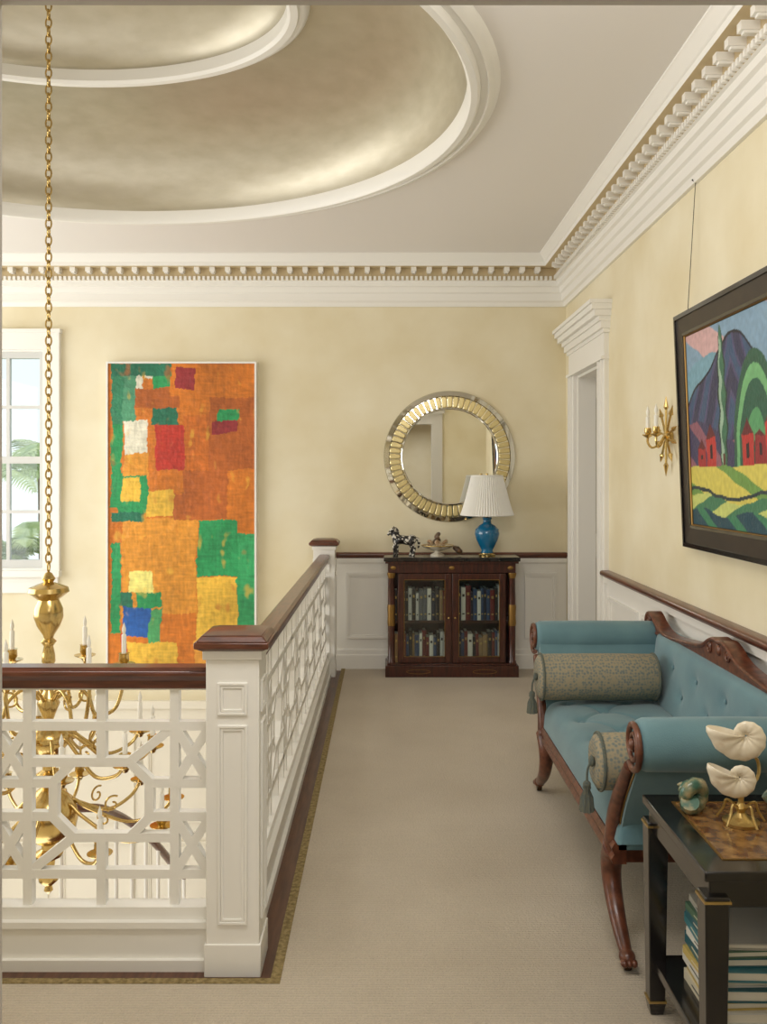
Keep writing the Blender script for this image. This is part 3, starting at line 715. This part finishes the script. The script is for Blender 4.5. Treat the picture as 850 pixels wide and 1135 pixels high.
# ------------------------------------------------------------------ horse figurine
hx,hy,hz=.142,6.93,.92
hm=M()
def P(a,b,c=0): return (hx+a,hy+c,hz+b)
hm.tube(cr([P(-.055,.115),P(-.02,.125),P(.03,.118),P(.068,.128)],4),[.034,.036,.037,.036,.035,.034,.034,.035,.036,.037,.036,.034,.028],12)
hm.ball(P(.062,.125),.038,n=14); hm.ball(P(-.05,.118),.038,n=14)
nk=cr([P(-.055,.125),P(-.075,.165),P(-.085,.195)],4); hm.tube(nk,[.032-.0017*i for i in range(len(nk))],12,flat=.7)
hm.tube([P(-.078,.205),P(-.095,.19),P(-.118,.165),P(-.124,.158)],[.018,.017,.011,.009],10)
for sg in (-1,1): hm.tube([P(-.078,.212,sg*.009),P(-.076,.232,sg*.010)],[.006,.002],6)
hm.tube([P(-.07,.222),P(-.05,.195),P(-.035,.155)],[.008,.012,.007],8,flat=.5)
for sg,ph in ((-1,0),(1,.02)):
    y_=sg*.02
    hm.tube([P(-.05,.11,y_),P(-.055-ph,.065,y_),P(-.05-ph,.035,y_),P(-.052-ph,.01,y_),P(-.056-ph,.0,y_)],[.022,.015,.0115,.010,.013],8)
    hm.tube([P(.065,.12,y_),P(.06,.085,y_),P(.082-ph,.055,y_),P(.074-ph,.02,y_),P(.07-ph,.0,y_)],[.029,.022,.013,.011,.013],8)
hm.tube(cr([P(.09,.14),P(.112,.125),P(.115,.08),P(.108,.05)],4),[.007,.009,.01,.011,.012,.012,.012,.011,.01,.009,.007,.004,.002],8)
H=hm.obj("horse_figurine",mat("spotted_glaze",(28,25,25),.3,rgb2=(214,208,196),vscale=42,vdetail=1,lo=.55,hi=.58),label="black ceramic horse figurine with white spots, standing on the bookcase",cat="figurine",smooth=60)
r=H.modifiers.new("remesh","REMESH"); r.mode='VOXEL'; r.voxel_size=.0035; r.use_smooth_shade=True
sm=H.modifiers.new("s","SMOOTH"); sm.iterations=3
# shells
def nautilus(m,c,s,end,mirror,yaw,ax_w=.62,turns=2.3,hollow=True,mi=0):
    g=math.log(3.0)/(2*pi); N=110; n=20; th1=turns*2*pi; rings=[]
    for i in range(N):
        t=i/(N-1)*th1; k=math.exp(g*(t-th1)); rc=k*s*.56; a=end-(th1-t)
        fl=1+.32*max(0,(i-(N-18))/18)**2
        rr=k*s*.42*fl*(1+.045*math.cos(i*2*pi/4.0))
        rings.append((rc,a,rr))
    def pt(rc,a,rr,q):
        R=rc+rr*math.cos(q); x=R*math.cos(a); z=R*math.sin(a); y=rr*ax_w*math.sin(q)
        if mirror: x=-x
        return Matrix.Rotation(yaw,3,'Z')@Vector((x,y,z))+Vector(c)
    rc,a,rr=rings[-1]
    tail=[(rc,a+.02,rr*.96),(rings[-5][0],rings[-5][1],rings[-5][2]*.84),(rings[-12][0],rings[-12][1],rings[-12][2]*.74),(rings[-20][0],rings[-20][1],rings[-20][2]*.3)] if hollow else []
    al=rings+tail; vs=[pt(*r_,2*pi*k/n) for r_ in al for k in range(n)]; fs=[]
    for i in range(len(al)-1):
        for k in range(n): fs.append((i*n+k,i*n+(k+1)%n,(i+1)*n+(k+1)%n,(i+1)*n+k))
    fs.append(tuple(range(n))[::-1]); fs.append(tuple((len(al)-1)*n+k for k in range(n)))
    m.add(vs,fs,mi)
def conch(m,c,s,rot,mi=0,spire=1.25):
    pts=[];rad=[];N=60
    for i in range(N):
        t=i/(N-1); th=t*3.2*2*pi; r=.62*s*t**1.1+.01*s; pts.append(Vector((r*math.cos(th),r*math.sin(th),s*spire*(1-t)**.9))); rad.append(s*(.06+.44*t**1.2)*(1+.05*math.cos(i*pi)))
    q=M(); q.tube(pts,rad,12)
    m.add([rot@v+Vector(c) for v in q.v],q.f,mi)
bx,by=.40,6.93
bw=thing("shell_dish",(bx,by,.92),"footed porcelain dish with gilt rim on the bookcase","dish")
M().lathe([(0,.92),(.055,.92),(.055,.93),(.025,.945),(.02,.955),(.05,.965),(.11,.985),(.125,1.0),(.118,1.0),(.09,.985),(0,.972)],(bx,by,0),32).obj("bowl",mat("porcelain",(226,218,200),.2,rgb2=(150,116,72),vscale=20,lo=.5,hi=.75),bw,smooth=60)
M().tube([(bx+.122*math.cos(i*pi/20),by+.122*math.sin(i*pi/20),1.0) for i in range(40)],.004,6,closed=True).obj("rim",GILT,bw)
SH1=mat("brown_shell",(150,114,78),.35,rgb2=(220,200,168),vscale=30); SH2=mat("dark_shell",(64,50,42),.3,rgb2=(130,100,72),vscale=26)
for i,(ox,oy,oz,s,mm,an) in enumerate(((-.06,0,1.02,.042,SH1,.8),(.0,.045,1.03,.046,SH2,1.9),(.06,0,1.02,.042,SH1,2.6),(.0,-.05,1.02,.042,SH1,5.4),(.005,0,1.075,.044,SH2,3.6))):
    m=M(); conch(m,(bx+ox,by+oy,oz),s*.72,Matrix.Rotation(an,3,'Z')@Matrix.Rotation(.8,3,'Y'),spire=.6); m.obj("seashell",mm,label="rounded brown seashell resting in the dish",cat="shell",group="seashells in the dish",smooth=60)
m=M(); conch(m,(.55,6.94,.962),.045,Matrix.Rotation(.5,3,'Y'),spire=.7); m.obj("seashell",SH2,label="dark brown rounded shell beside the dish",cat="shell",smooth=60)
# ------------------------------------------------------------------ sofa
sf=thing("sofa",(1.05,3.56,0.014),"carved mahogany scroll-arm sofa with tufted dusty-blue upholstery","sofa")
YC=3.56
def mir(y,s): return YC+s*(y-YC)
def cushion(m,a0,a1,b0,b1,h0,h1,btn,dep,fn,na=36,nb=60,p=8,creases=0,pairs=()):
    vs=[];fs=[]
    for j in range(nb+1):
        for i in range(na+1):
            u=i/na*2-1; v=j/nb*2-1
            a=a0+(a1-a0)*(u+1)/2; b=b0+(b1-b0)*(v+1)/2
            e=max(0,(1-abs(u)**p)*(1-abs(v)**(p*2)))**.5
            h=h0+(h1-h0)*e
            for (p0,p1) in btn:
                d=math.hypot(a-p0,b-p1); h-=dep*math.exp(-(d/.028)**2)+dep*.6*math.exp(-(d/.08)**2)
            if creases:
                best=9
                for (ax,ay,bx_,by2) in pairs:
                    dx,dy=bx_-ax,by2-ay; t=max(0,min(1,((a-ax)*dx+(b-ay)*dy)/(dx*dx+dy*dy))); best=min(best,math.hypot(a-ax-dx*t,b-ay-dy*t))
                h-=creases*math.exp(-(best/.009)**2)
            vs.append(fn(a,b,max(h,h0)))
    for j in range(nb):
        for i in range(na): k=j*(na+1)+i; fs.append((k,k+1,k+na+2,k+na+1))
    m.add(vs,fs); m.add([fn(a0,b0,h0),fn(a1,b0,h0),fn(a1,b1,h0),fn(a0,b1,h0)],[(0,3,2,1)])
m=M(); sb=[(a,b) for b in (2.98,3.27,3.56,3.85,4.14) for a in (.84,1.10)]+[(.97,b) for b in (3.125,3.415,3.705,3.995)]
prs=[]
for i_ in range(len(sb)):
    for j_ in range(i_+1,len(sb)):
        d_=math.hypot(sb[i_][0]-sb[j_][0],sb[i_][1]-sb[j_][1])
        if .15<d_<.21: prs.append((*sb[i_],*sb[j_]))
cushion(m,.732,1.30,2.84,4.28,.37,.502,sb,.018,lambda a,b,h:(a,b,h),na=80,nb=170,creases=.008,pairs=prs); m.box(.74,1.30,2.86,4.26,.345,.372)
m.obj("seat",BLUE,sf,smooth=60)
m=M()
bk=lambda a,b,h:(1.34-h+(b-.45)*.12,a,b)
bb=[(a,b) for a in (2.95,3.25,3.56,3.87,4.17) for b in (.58,)]+[(a,.68) for a in (3.1,3.4,3.72,4.02)]
cushion(m,2.70,4.42,.42,.79,0,.10,bb,.012,bk,na=90,nb=36); m.obj("backrest",BLUE,sf,smooth=60)
for (a,b) in sb: M().ball((a,b,.480),.010,sc=(1,1,.5)).obj("button",BLUE,sf)
for (a,b) in bb: M().ball(bk(a,b,.086),.010,sc=(.5,1,1)).obj("button",BLUE,sf)
BOLM=mat("olive_diamond_weave",(126,118,98),.85,bump=.2,bscale=120)
nt=BOLM.node_tree; b=nt.nodes["Principled BSDF"]; tc=nt.nodes.new("ShaderNodeTexCoord"); mp=nt.nodes.new("ShaderNodeMapping"); mp.inputs["Scale"].default_value=(80,80,80)
ck=nt.nodes.new("ShaderNodeTexVoronoi"); ck.inputs["Scale"].default_value=1.0; ck.inputs["Randomness"].default_value=.6
rp=nt.nodes.new("ShaderNodeValToRGB"); rp.color_ramp.elements[0].color=lin((112,120,116)); rp.color_ramp.elements[1].color=lin((156,144,118)); rp.color_ramp.elements[0].position=.25; rp.color_ramp.elements[1].position=.6
nt.links.new(tc.outputs["Object"],mp.inputs[0]); nt.links.new(mp.outputs[0],ck.inputs["Vector"]); nt.links.new(ck.outputs["Distance"],rp.inputs[0]); nt.links.new(rp.outputs[0],b.inputs["Base Color"])
TAS=mat("olive_tassel",(116,114,96),.9,rgb2=(84,96,94),vscale=40,bump=.6,bscale=90,stretch=(6,6,1))
for s in (1,-1):
    ctr=cr([(0,2.93,.33),(0,2.90,.42),(0,2.84,.52),(0,2.77,.61),(0,2.715,.68),(0,2.69,.74)],5)
    m=M(); th=.075
    L1=[];L2=[]
    for i,p in enumerate(ctr):
        q0=ctr[max(0,i-1)];q1=ctr[min(len(ctr)-1,i+1)]; d=(q1-q0).normalized(); nn=Vector((0,-d.z,d.y))
        L1.append(p+nn*th/2);L2.append(p-nn*th/2)
    poly=[(p.y,p.z) for p in L1]+[(p.y,p.z) for p in reversed(L2)]
    poly=[(mir(a,s),b) for a,b in poly]
    x0a,x1a=.75,1.37
    n=len(poly); vs=[(x0a,a,b) for a,b in poly]+[(x1a,a,b) for a,b in poly]
    k=len(L1); fs=[(i,(i+1)%n,n+(i+1)%n,n+i) for i in range(n)]
    for i in range(k-1): fs+= [(i,i+1,n-2-i,n-1-i),(n+i,n+n-1-i,n+n-2-i,n+i+1)]
    m.add(vs,fs)
    cyy,czz=mir(2.665,s),.738
    m.lathe([(.0,.735),(.05,.738),(.07,.745),(.078,.765),(.080,1.0),(.078,1.34),(.07,1.37),(0,1.375)],(0,cyy,czz),32,axis='x')
    m.obj("arm",BLUE,sf,smooth=50)
    path=[(.735,mir(p.y,s),p.z) for p in cr([(0,2.93,.30),(0,2.905,.42),(0,2.845,.52),(0,2.775,.60),(0,2.725,.655)],5)]
    m=M(); m.tube(path,[.018+.016*(1-i/len(path)) for i in range(len(path))],10,flat=.8,up=(0,1,0))
    sp=[]
    for i in range(40):
        t=i/39*2.15*2*pi; r=.076*(1-i/50); ang=-1.0-t
        sp.append((.733,cyy+s*r*math.cos(ang),czz+r*math.sin(ang)))
    m.tube(sp,[.011-.00014*i for i in range(40)],8,up=(1,0,0)); m.ball((.728,cyy,czz),.018,sc=(.6,1,1))
    m.obj("arm_scroll",SOFAW,sf,smooth=60)
    m=M()
    for i in range(0,60):
        t=i/59; k2=min(len(path)-1,int(t*(len(path)-1))); f_=t*(len(path)-1)-k2; p=Vector(path[k2]).lerp(Vector(path[min(k2+1,len(path)-1)]),f_)
        m.ball((p.x+.012,p.y-s*.034,p.z),.003,n=6)
    m.obj("nailhead_trim",DGILT,sf,kind="stuff")
    by_=mir(3.0,s); bz,rb=(.583,.092) if s==1 else (.615,.103)
    bo=thing("bolster_cushion",(1.0,by_,bz-.1),"sage and beige patterned bolster with tassel on the sofa seat","cushion","bolster cushions on the sofa")
    m=M()
    m.lathe([(.0,.70),(.03,.692),(rb*.76,.69),(rb*.93,.70),(rb,.715),(rb+.002,.9),(rb+.002,1.05),(rb,1.22),(rb*.9,1.235),(0,1.235)],(0,by_,bz),40,axis='x'); m.obj("cover",BOLM,bo,smooth=60)
    for xx in (.71,1.225): M().tube([(xx,by_+rb*math.cos(i*pi/24),bz+rb*math.sin(i*pi/24)) for i in range(48)],.006,8,closed=True).obj("piping",TAS,bo)
    m=M(); m.ball((.686,by_,bz),.018,sc=(.6,1,1)); m.tube(cr([(.684,by_,bz),(.672,by_,bz-.03),(.67,by_,bz-.07)],4),.004,6)
    m.ball((.67,by_,bz-.078),.014); m.lathe([(.008,bz-.075),(.014,bz-.088),(.010,bz-.095),(.02,bz-.12),(.024,bz-.165),(.0,bz-.167)],(.67,by_,0),18,flute=.08,fn=9); m.obj("tassel",TAS,bo,smooth=60)
# rails + crest
m=M()
prof=[(.722,.30),(.716,.315),(.726,.33),(.718,.35),(.728,.368),(.765,.368),(.765,.30)]
m.prism(prof,lambda a,b,t:(a,t,b),2.86,4.26)
m.box(1.30,1.345,2.86,4.26,.30,.44)
for yy in (2.875,4.205): m.box(.75,1.33,yy,yy+.04,.30,.37)
for yy in (2.93,4.19): m.ball((.722,yy,.335),.03,sc=(.5,1,1))
m.obj("seat_rail",SOFAW,sf,smooth=50)
m=M()
half=[(0,.885),(.05,.888),(.10,.875),(.15,.852),(.20,.835),(.28,.822),(.40,.81),(.52,.798),(.64,.79),(.74,.798),(.82,.822),(.88,.85),(.93,.86),(.97,.845),(.985,.81)]
hs=[Vector(p) for p in cr([(a,b,0) for a,b in half],3)]
up_=[(YC-p.x,p.y) for p in reversed(hs)]+[(YC+p.x,p.y) for p in hs[1:]]
lo_=[(a,.765) for a,b in up_]
n=len(up_); X0,X1=1.315,1.37
vs=[(X0,a,b) for a,b in up_]+[(X0,a,b) for a,b in lo_]+[(X1,a,b) for a,b in up_]+[(X1,a,b) for a,b in lo_]
fs=[]
for i in range(n-1): fs+=[(i,i+1,n+i+1,n+i),(2*n+i,3*n+i,3*n+i+1,2*n+i+1),(i,2*n+i,2*n+i+1,i+1),(n+i,n+i+1,3*n+i+1,3*n+i)]
fs+=[(0,n,3*n,2*n),(n-1,3*n-1,4*n-1,2*n-1)]
m.add(vs,fs)
m.tube([(X0-.002,a,b-.009) for a,b in up_],.009,8,up=(1,0,0))
m.tube([(X0,a,.768) for a,b in up_],.007,8,up=(1,0,0))
for sg in (-1,1):
    m.tube([(X0-.002,YC+sg*.10+sg*(.030*(1-i/26))*math.cos(i*.5),.838+.030*(1-i/26)*math.sin(i*.5)) for i in range(24)],.006,8,up=(1,0,0))
    m.tube([(X0-.002,YC+sg*.93+sg*(.036*(1-i/26))*math.cos(i*.5),.820+.036*(1-i/26)*math.sin(i*.5)) for i in range(24)],.007,8,up=(1,0,0))
m.ball((X0-.001,YC,.845),.024,sc=(.4,1,1))
m.obj("crest_rail",SOFAW,sf,smooth=60)
# legs
CAST=mat("dark_brass",(70,54,34),.4,metal=.8)
for s in (1,-1):
    for xf in (.742,1.31):
        m=M()
        ys=[2.915,2.955,2.965,2.935,2.88,2.825,2.79,2.775]
        zs=[.335,.29,.235,.175,.12,.085,.066,.06]
        pts=cr([(xf,mir(a,s),b) for a,b in zip(ys,zs)],3)
        n=len(pts); m.tube(pts,[.040-.021*min(1,i/(n*.85)) for i in range(n)],12,up=(1,0,0),flat=1.0)
        fy=mir(2.77,s)
        m.ball((xf,fy,.056),.026,sc=(1,1.2,.85))
        for q in (-.015,0,.015): m.ball((xf+q,fy-s*.024,.048),.012,sc=(1,1.5,1),n=8)
        leg=m.obj("leg",SOFAW,sf,smooth=60)
        m=M(); m.lathe([(.0,-.011),(.018,-.011),(.020,-.006),(.020,.006),(.018,.011),(0,.011)],(xf,fy,.0345),18,axis='x')
        m.tube([(xf,fy,.035),(xf,fy,.062)],.014,8); m.obj("caster",CAST,leg)
# ------------------------------------------------------------------ side table
TZ=.62; TX0,TX1,TY0,TY1=.735,1.34,2.075,2.585
tb=thing("side_table",(1.04,2.33,.0145),"black lacquer side table with gilt lines and painted panel top","table")
m=M(); m.box(TX0,TX1,TY0,TY1,TZ-.025,TZ).box(TX0+.015,TX1-.015,TY0+.015,TY1-.015,TZ-.09,TZ-.025); m.obj("top",BLACK,tb,bevel=.004)
PANM=mat("tortoiseshell_inlay",(84,44,28),.22,rgb2=(158,118,68),vscale=26,vdetail=8,coat=.5)
m=M(); m.box(TX0+.07,TX1-.07,TY0+.07,TY1-.07,TZ,TZ+.0012,0)
for q in ((TX0+.064,TX0+.07,TY0+.064,TY1-.064),(TX1-.07,TX1-.064,TY0+.064,TY1-.064),(TX0+.07,TX1-.07,TY0+.064,TY0+.07),(TX0+.07,TX1-.07,TY1-.07,TY1-.064)): m.box(*q,TZ,TZ+.002,1)
m.obj("inlaid_panel",[PANM,DGILT],tb,smooth=0)
for xx in (TX0+.03,TX1-.03):
    for yy in (TY0+.03,TY1-.03):
        m=M(); m.frustum(xx,yy,.0145,.05,.018,.024).frustum(xx,yy,.05,TZ-.06,.022,.029); l=m.obj("leg",BLACK,tb,bevel=.003)
        for zz,rr in ((TZ-.075,.0315),(.05,.025)): M().frustum(xx,yy,zz,zz+.006,rr,rr).obj("gilt_ring",GILT,l,smooth=0)
M().box(TX0+.02,TX1-.02,TY0+.02,TY1-.02,.145,.17).obj("lower_shelf",BLACK,tb,bevel=.003)
bk2=[((176,172,162),"pale grey"),((34,92,104),"teal"),((216,208,184),"cream"),((196,172,98),"mustard yellow"),((60,124,136),"turquoise"),((218,216,208),"white"),((56,62,70),"dark slate"),((70,104,82),"green"),((120,60,50),"rust red")]
BM2=[mat("jacket_"+n.replace(" ","_"),c,.35) for c,n in bk2]
def flat(x0,x1,y0,y1,z,h,ci,grp,rot=0,front=False):
    m=M()
    if front:
        m.box(x0,x1,y0+.003,y1,z,z+.003).box(x0,x1,y0+.003,y1,z+h-.003,z+h).box(x0,x1,y0,y0+.003,z,z+h)
        m.box(x0+.005,x1-.005,y0+.003,y1-.006,z+.003,z+h-.003,1)
        m.box(x0+.05,x1-.04,y0-.0006,y0,z+h*.4,z+h*.58,2)
    else:
        m.box(x0+.003,x1,y0,y1,z,z+.003).box(x0+.003,x1,y0,y1,z+h-.003,z+h).box(x0,x0+.003,y0,y1,z,z+h)
        m.box(x0+.003,x1-.006,y0+.005,y1-.005,z+.003,z+h-.003,1)
        m.box(x0-.0006,x0,y0+.10,y1-.06,z+h*.42,z+h*.56,2)
    o=m.obj("book",[BM2[ci],PAGES,BM2[2] if ci not in (0,2,5) else BM2[6]],label=bk2[ci][1]+" hardcover book lying flat on the table shelf",cat="book",group=grp,smooth=0)
    o.rotation_euler=(0,0,rot)
z=.1705
for h,ci,x1,dy,rt in ((.028,2,1.05,.0,.02),(.022,3,1.04,.01,-.03),(.028,5,1.05,.0,.0),(.020,3,1.03,.015,.05),(.030,1,1.03,.005,-.02),(.020,5,1.01,.02,.03),(.026,4,1.02,.0,-.04),(.022,1,1.0,.02,.02),(.018,7,.99,.02,.05),(.016,0,1.0,.02,-.03)):
    flat(.805+random.uniform(0,.01),x1,2.15+dy,2.45-dy,z,h,ci,"books stacked on the lower table shelf",rt); z+=h+.0005
z=.1705
for h,ci,x0 in ((.035,6,1.10),(.03,0,1.115),(.036,7,1.10),(.022,8,1.12),(.034,4,1.105),(.02,5,1.12),(.03,6,1.10),(.026,0,1.11)):
    flat(x0,1.285,2.14,2.44,z,h,ci,"second book stack on the lower table shelf",0,True); z+=h+.0005
# shell ornament
so=thing("shell_ornament",(.93,2.36,TZ+.002),"gilt stand holding two pearly spiral shells on the side table","ornament")
sx,sy=.93,2.36
m=M(); m.lathe([(0,TZ+.002),(.045,TZ+.002),(.047,TZ+.010),(.025,TZ+.018),(.010,TZ+.032),(.016,TZ+.045),(.007,TZ+.058),(.008,TZ+.075),(.016,TZ+.083),(0,TZ+.085)],(sx,sy,0),24)
for k in range(5):
    a=k*1.256; m.tube(cr([(sx+.008*math.cos(a),sy+.008*math.sin(a),TZ+.045),(sx+.036*math.cos(a),sy+.036*math.sin(a),TZ+.058),(sx+.045*math.cos(a),sy+.045*math.sin(a),TZ+.036),(sx+.062*math.cos(a),sy+.062*math.sin(a),TZ+.008)],4),.0035,6)
m.tube(cr([(sx,sy,TZ+.078),(sx+.055,sy+.03,TZ+.11),(sx+.055,sy+.03,TZ+.16),(sx+.015,sy+.01,TZ+.185)],4),.0045,8)
m.obj("stand",GILT,so)
PEARL=mat("ridged_pearly_shell",(236,224,200),.3,rgb2=(190,158,114),vscale=18,stretch=(1,1,2),coat=.3,lo=.55,hi=.82)
m=M(); nautilus(m,(sx+.012,sy,TZ+.232),.090,.15,True,-.35); m.obj("spiral_shell",PEARL,so,smooth=70)
m=M(); nautilus(m,(sx-.006,sy-.005,TZ+.125),.077,.35,True,-.25); m.obj("spiral_shell",PEARL,so,smooth=70)
GSH=mat("green_turban_shell",(62,104,86),.3,rgb2=(176,160,120),vscale=30,coat=.4,lo=.42,hi=.62)
m=M(); conch(m,(.845,2.44,TZ+.044),.052,Matrix.Rotation(2.2,3,'Z')@Matrix.Rotation(1.3,3,'Y')); m.obj("turban_shell",GSH,label="green and brown turban shell lying on the side table",cat="shell",group="turban shells on the side table",smooth=60)
m=M(); conch(m,(1.055,2.42,TZ+.068),.066,Matrix.Rotation(.3,3,'Z')@Matrix.Rotation(1.1,3,'Y')); m.obj("turban_shell",mat("green_white_shell",(84,130,112),.3,rgb2=(224,218,200),vscale=24,coat=.4),label="large green and white turban shell on the side table",cat="shell",group="turban shells on the side table",smooth=60)
# ------------------------------------------------------------------ lights & world
def area(name,loc,rot,sx_,sy_,e,c=(1,1,1)):
    l=D.lights.new(name,"AREA"); l.shape='RECTANGLE'; l.size=sx_; l.size_y=sy_; l.energy=e; l.color=c
    o=D.objects.new(name,l); COL.objects.link(o); o.location=loc; o.rotation_euler=rot; return o
area("left_window_light",(XL+.1,4.6,1.5),(0,-pi/2,0),2.4,4.2,128,(.96,.98,1))
area("entry_fill",(0,-.9,2.86),(math.radians(12),0,0),3.6,3.0,100,(.98,.99,1))  # unseen fill panel added behind the camera, no real ceiling fixture
area("stairwell_up_fill",(-2.4,4.6,-2.9),(pi,0,0),2.5,3.2,58,(.97,.98,1))  # added out-of-view fill aimed up to brighten dome and ceiling
area("landing_fill",(-.2,YF+.3,2.9),(math.radians(62),0,0),1.6,.5,32,(1,.99,.97))  # soft fill added above the cased opening to lift the landing
w=D.worlds.new("World"); SC.world=w; w.use_nodes=True; bg=w.node_tree.nodes["Background"]; bg.inputs[0].default_value=(.95,.98,1,1); bg.inputs[1].default_value=1.35
SC.view_settings.view_transform='Standard'
# ------------------------------------------------------------------ camera
cd=D.cameras.new("Camera"); cam=D.objects.new("Camera",cd); COL.objects.link(cam); SC.camera=cam
cam.location=(0,0,1.53); cam.rotation_euler=(pi/2,0,0)
cd.sensor_fit='VERTICAL'; cd.sensor_height=36; cd.sensor_width=36*850/1135; cd.lens=36*1000/1135
cd.shift_x=-2/1135; cd.shift_y=-39.5/1135; cd.clip_start=.05; cd.clip_end=200
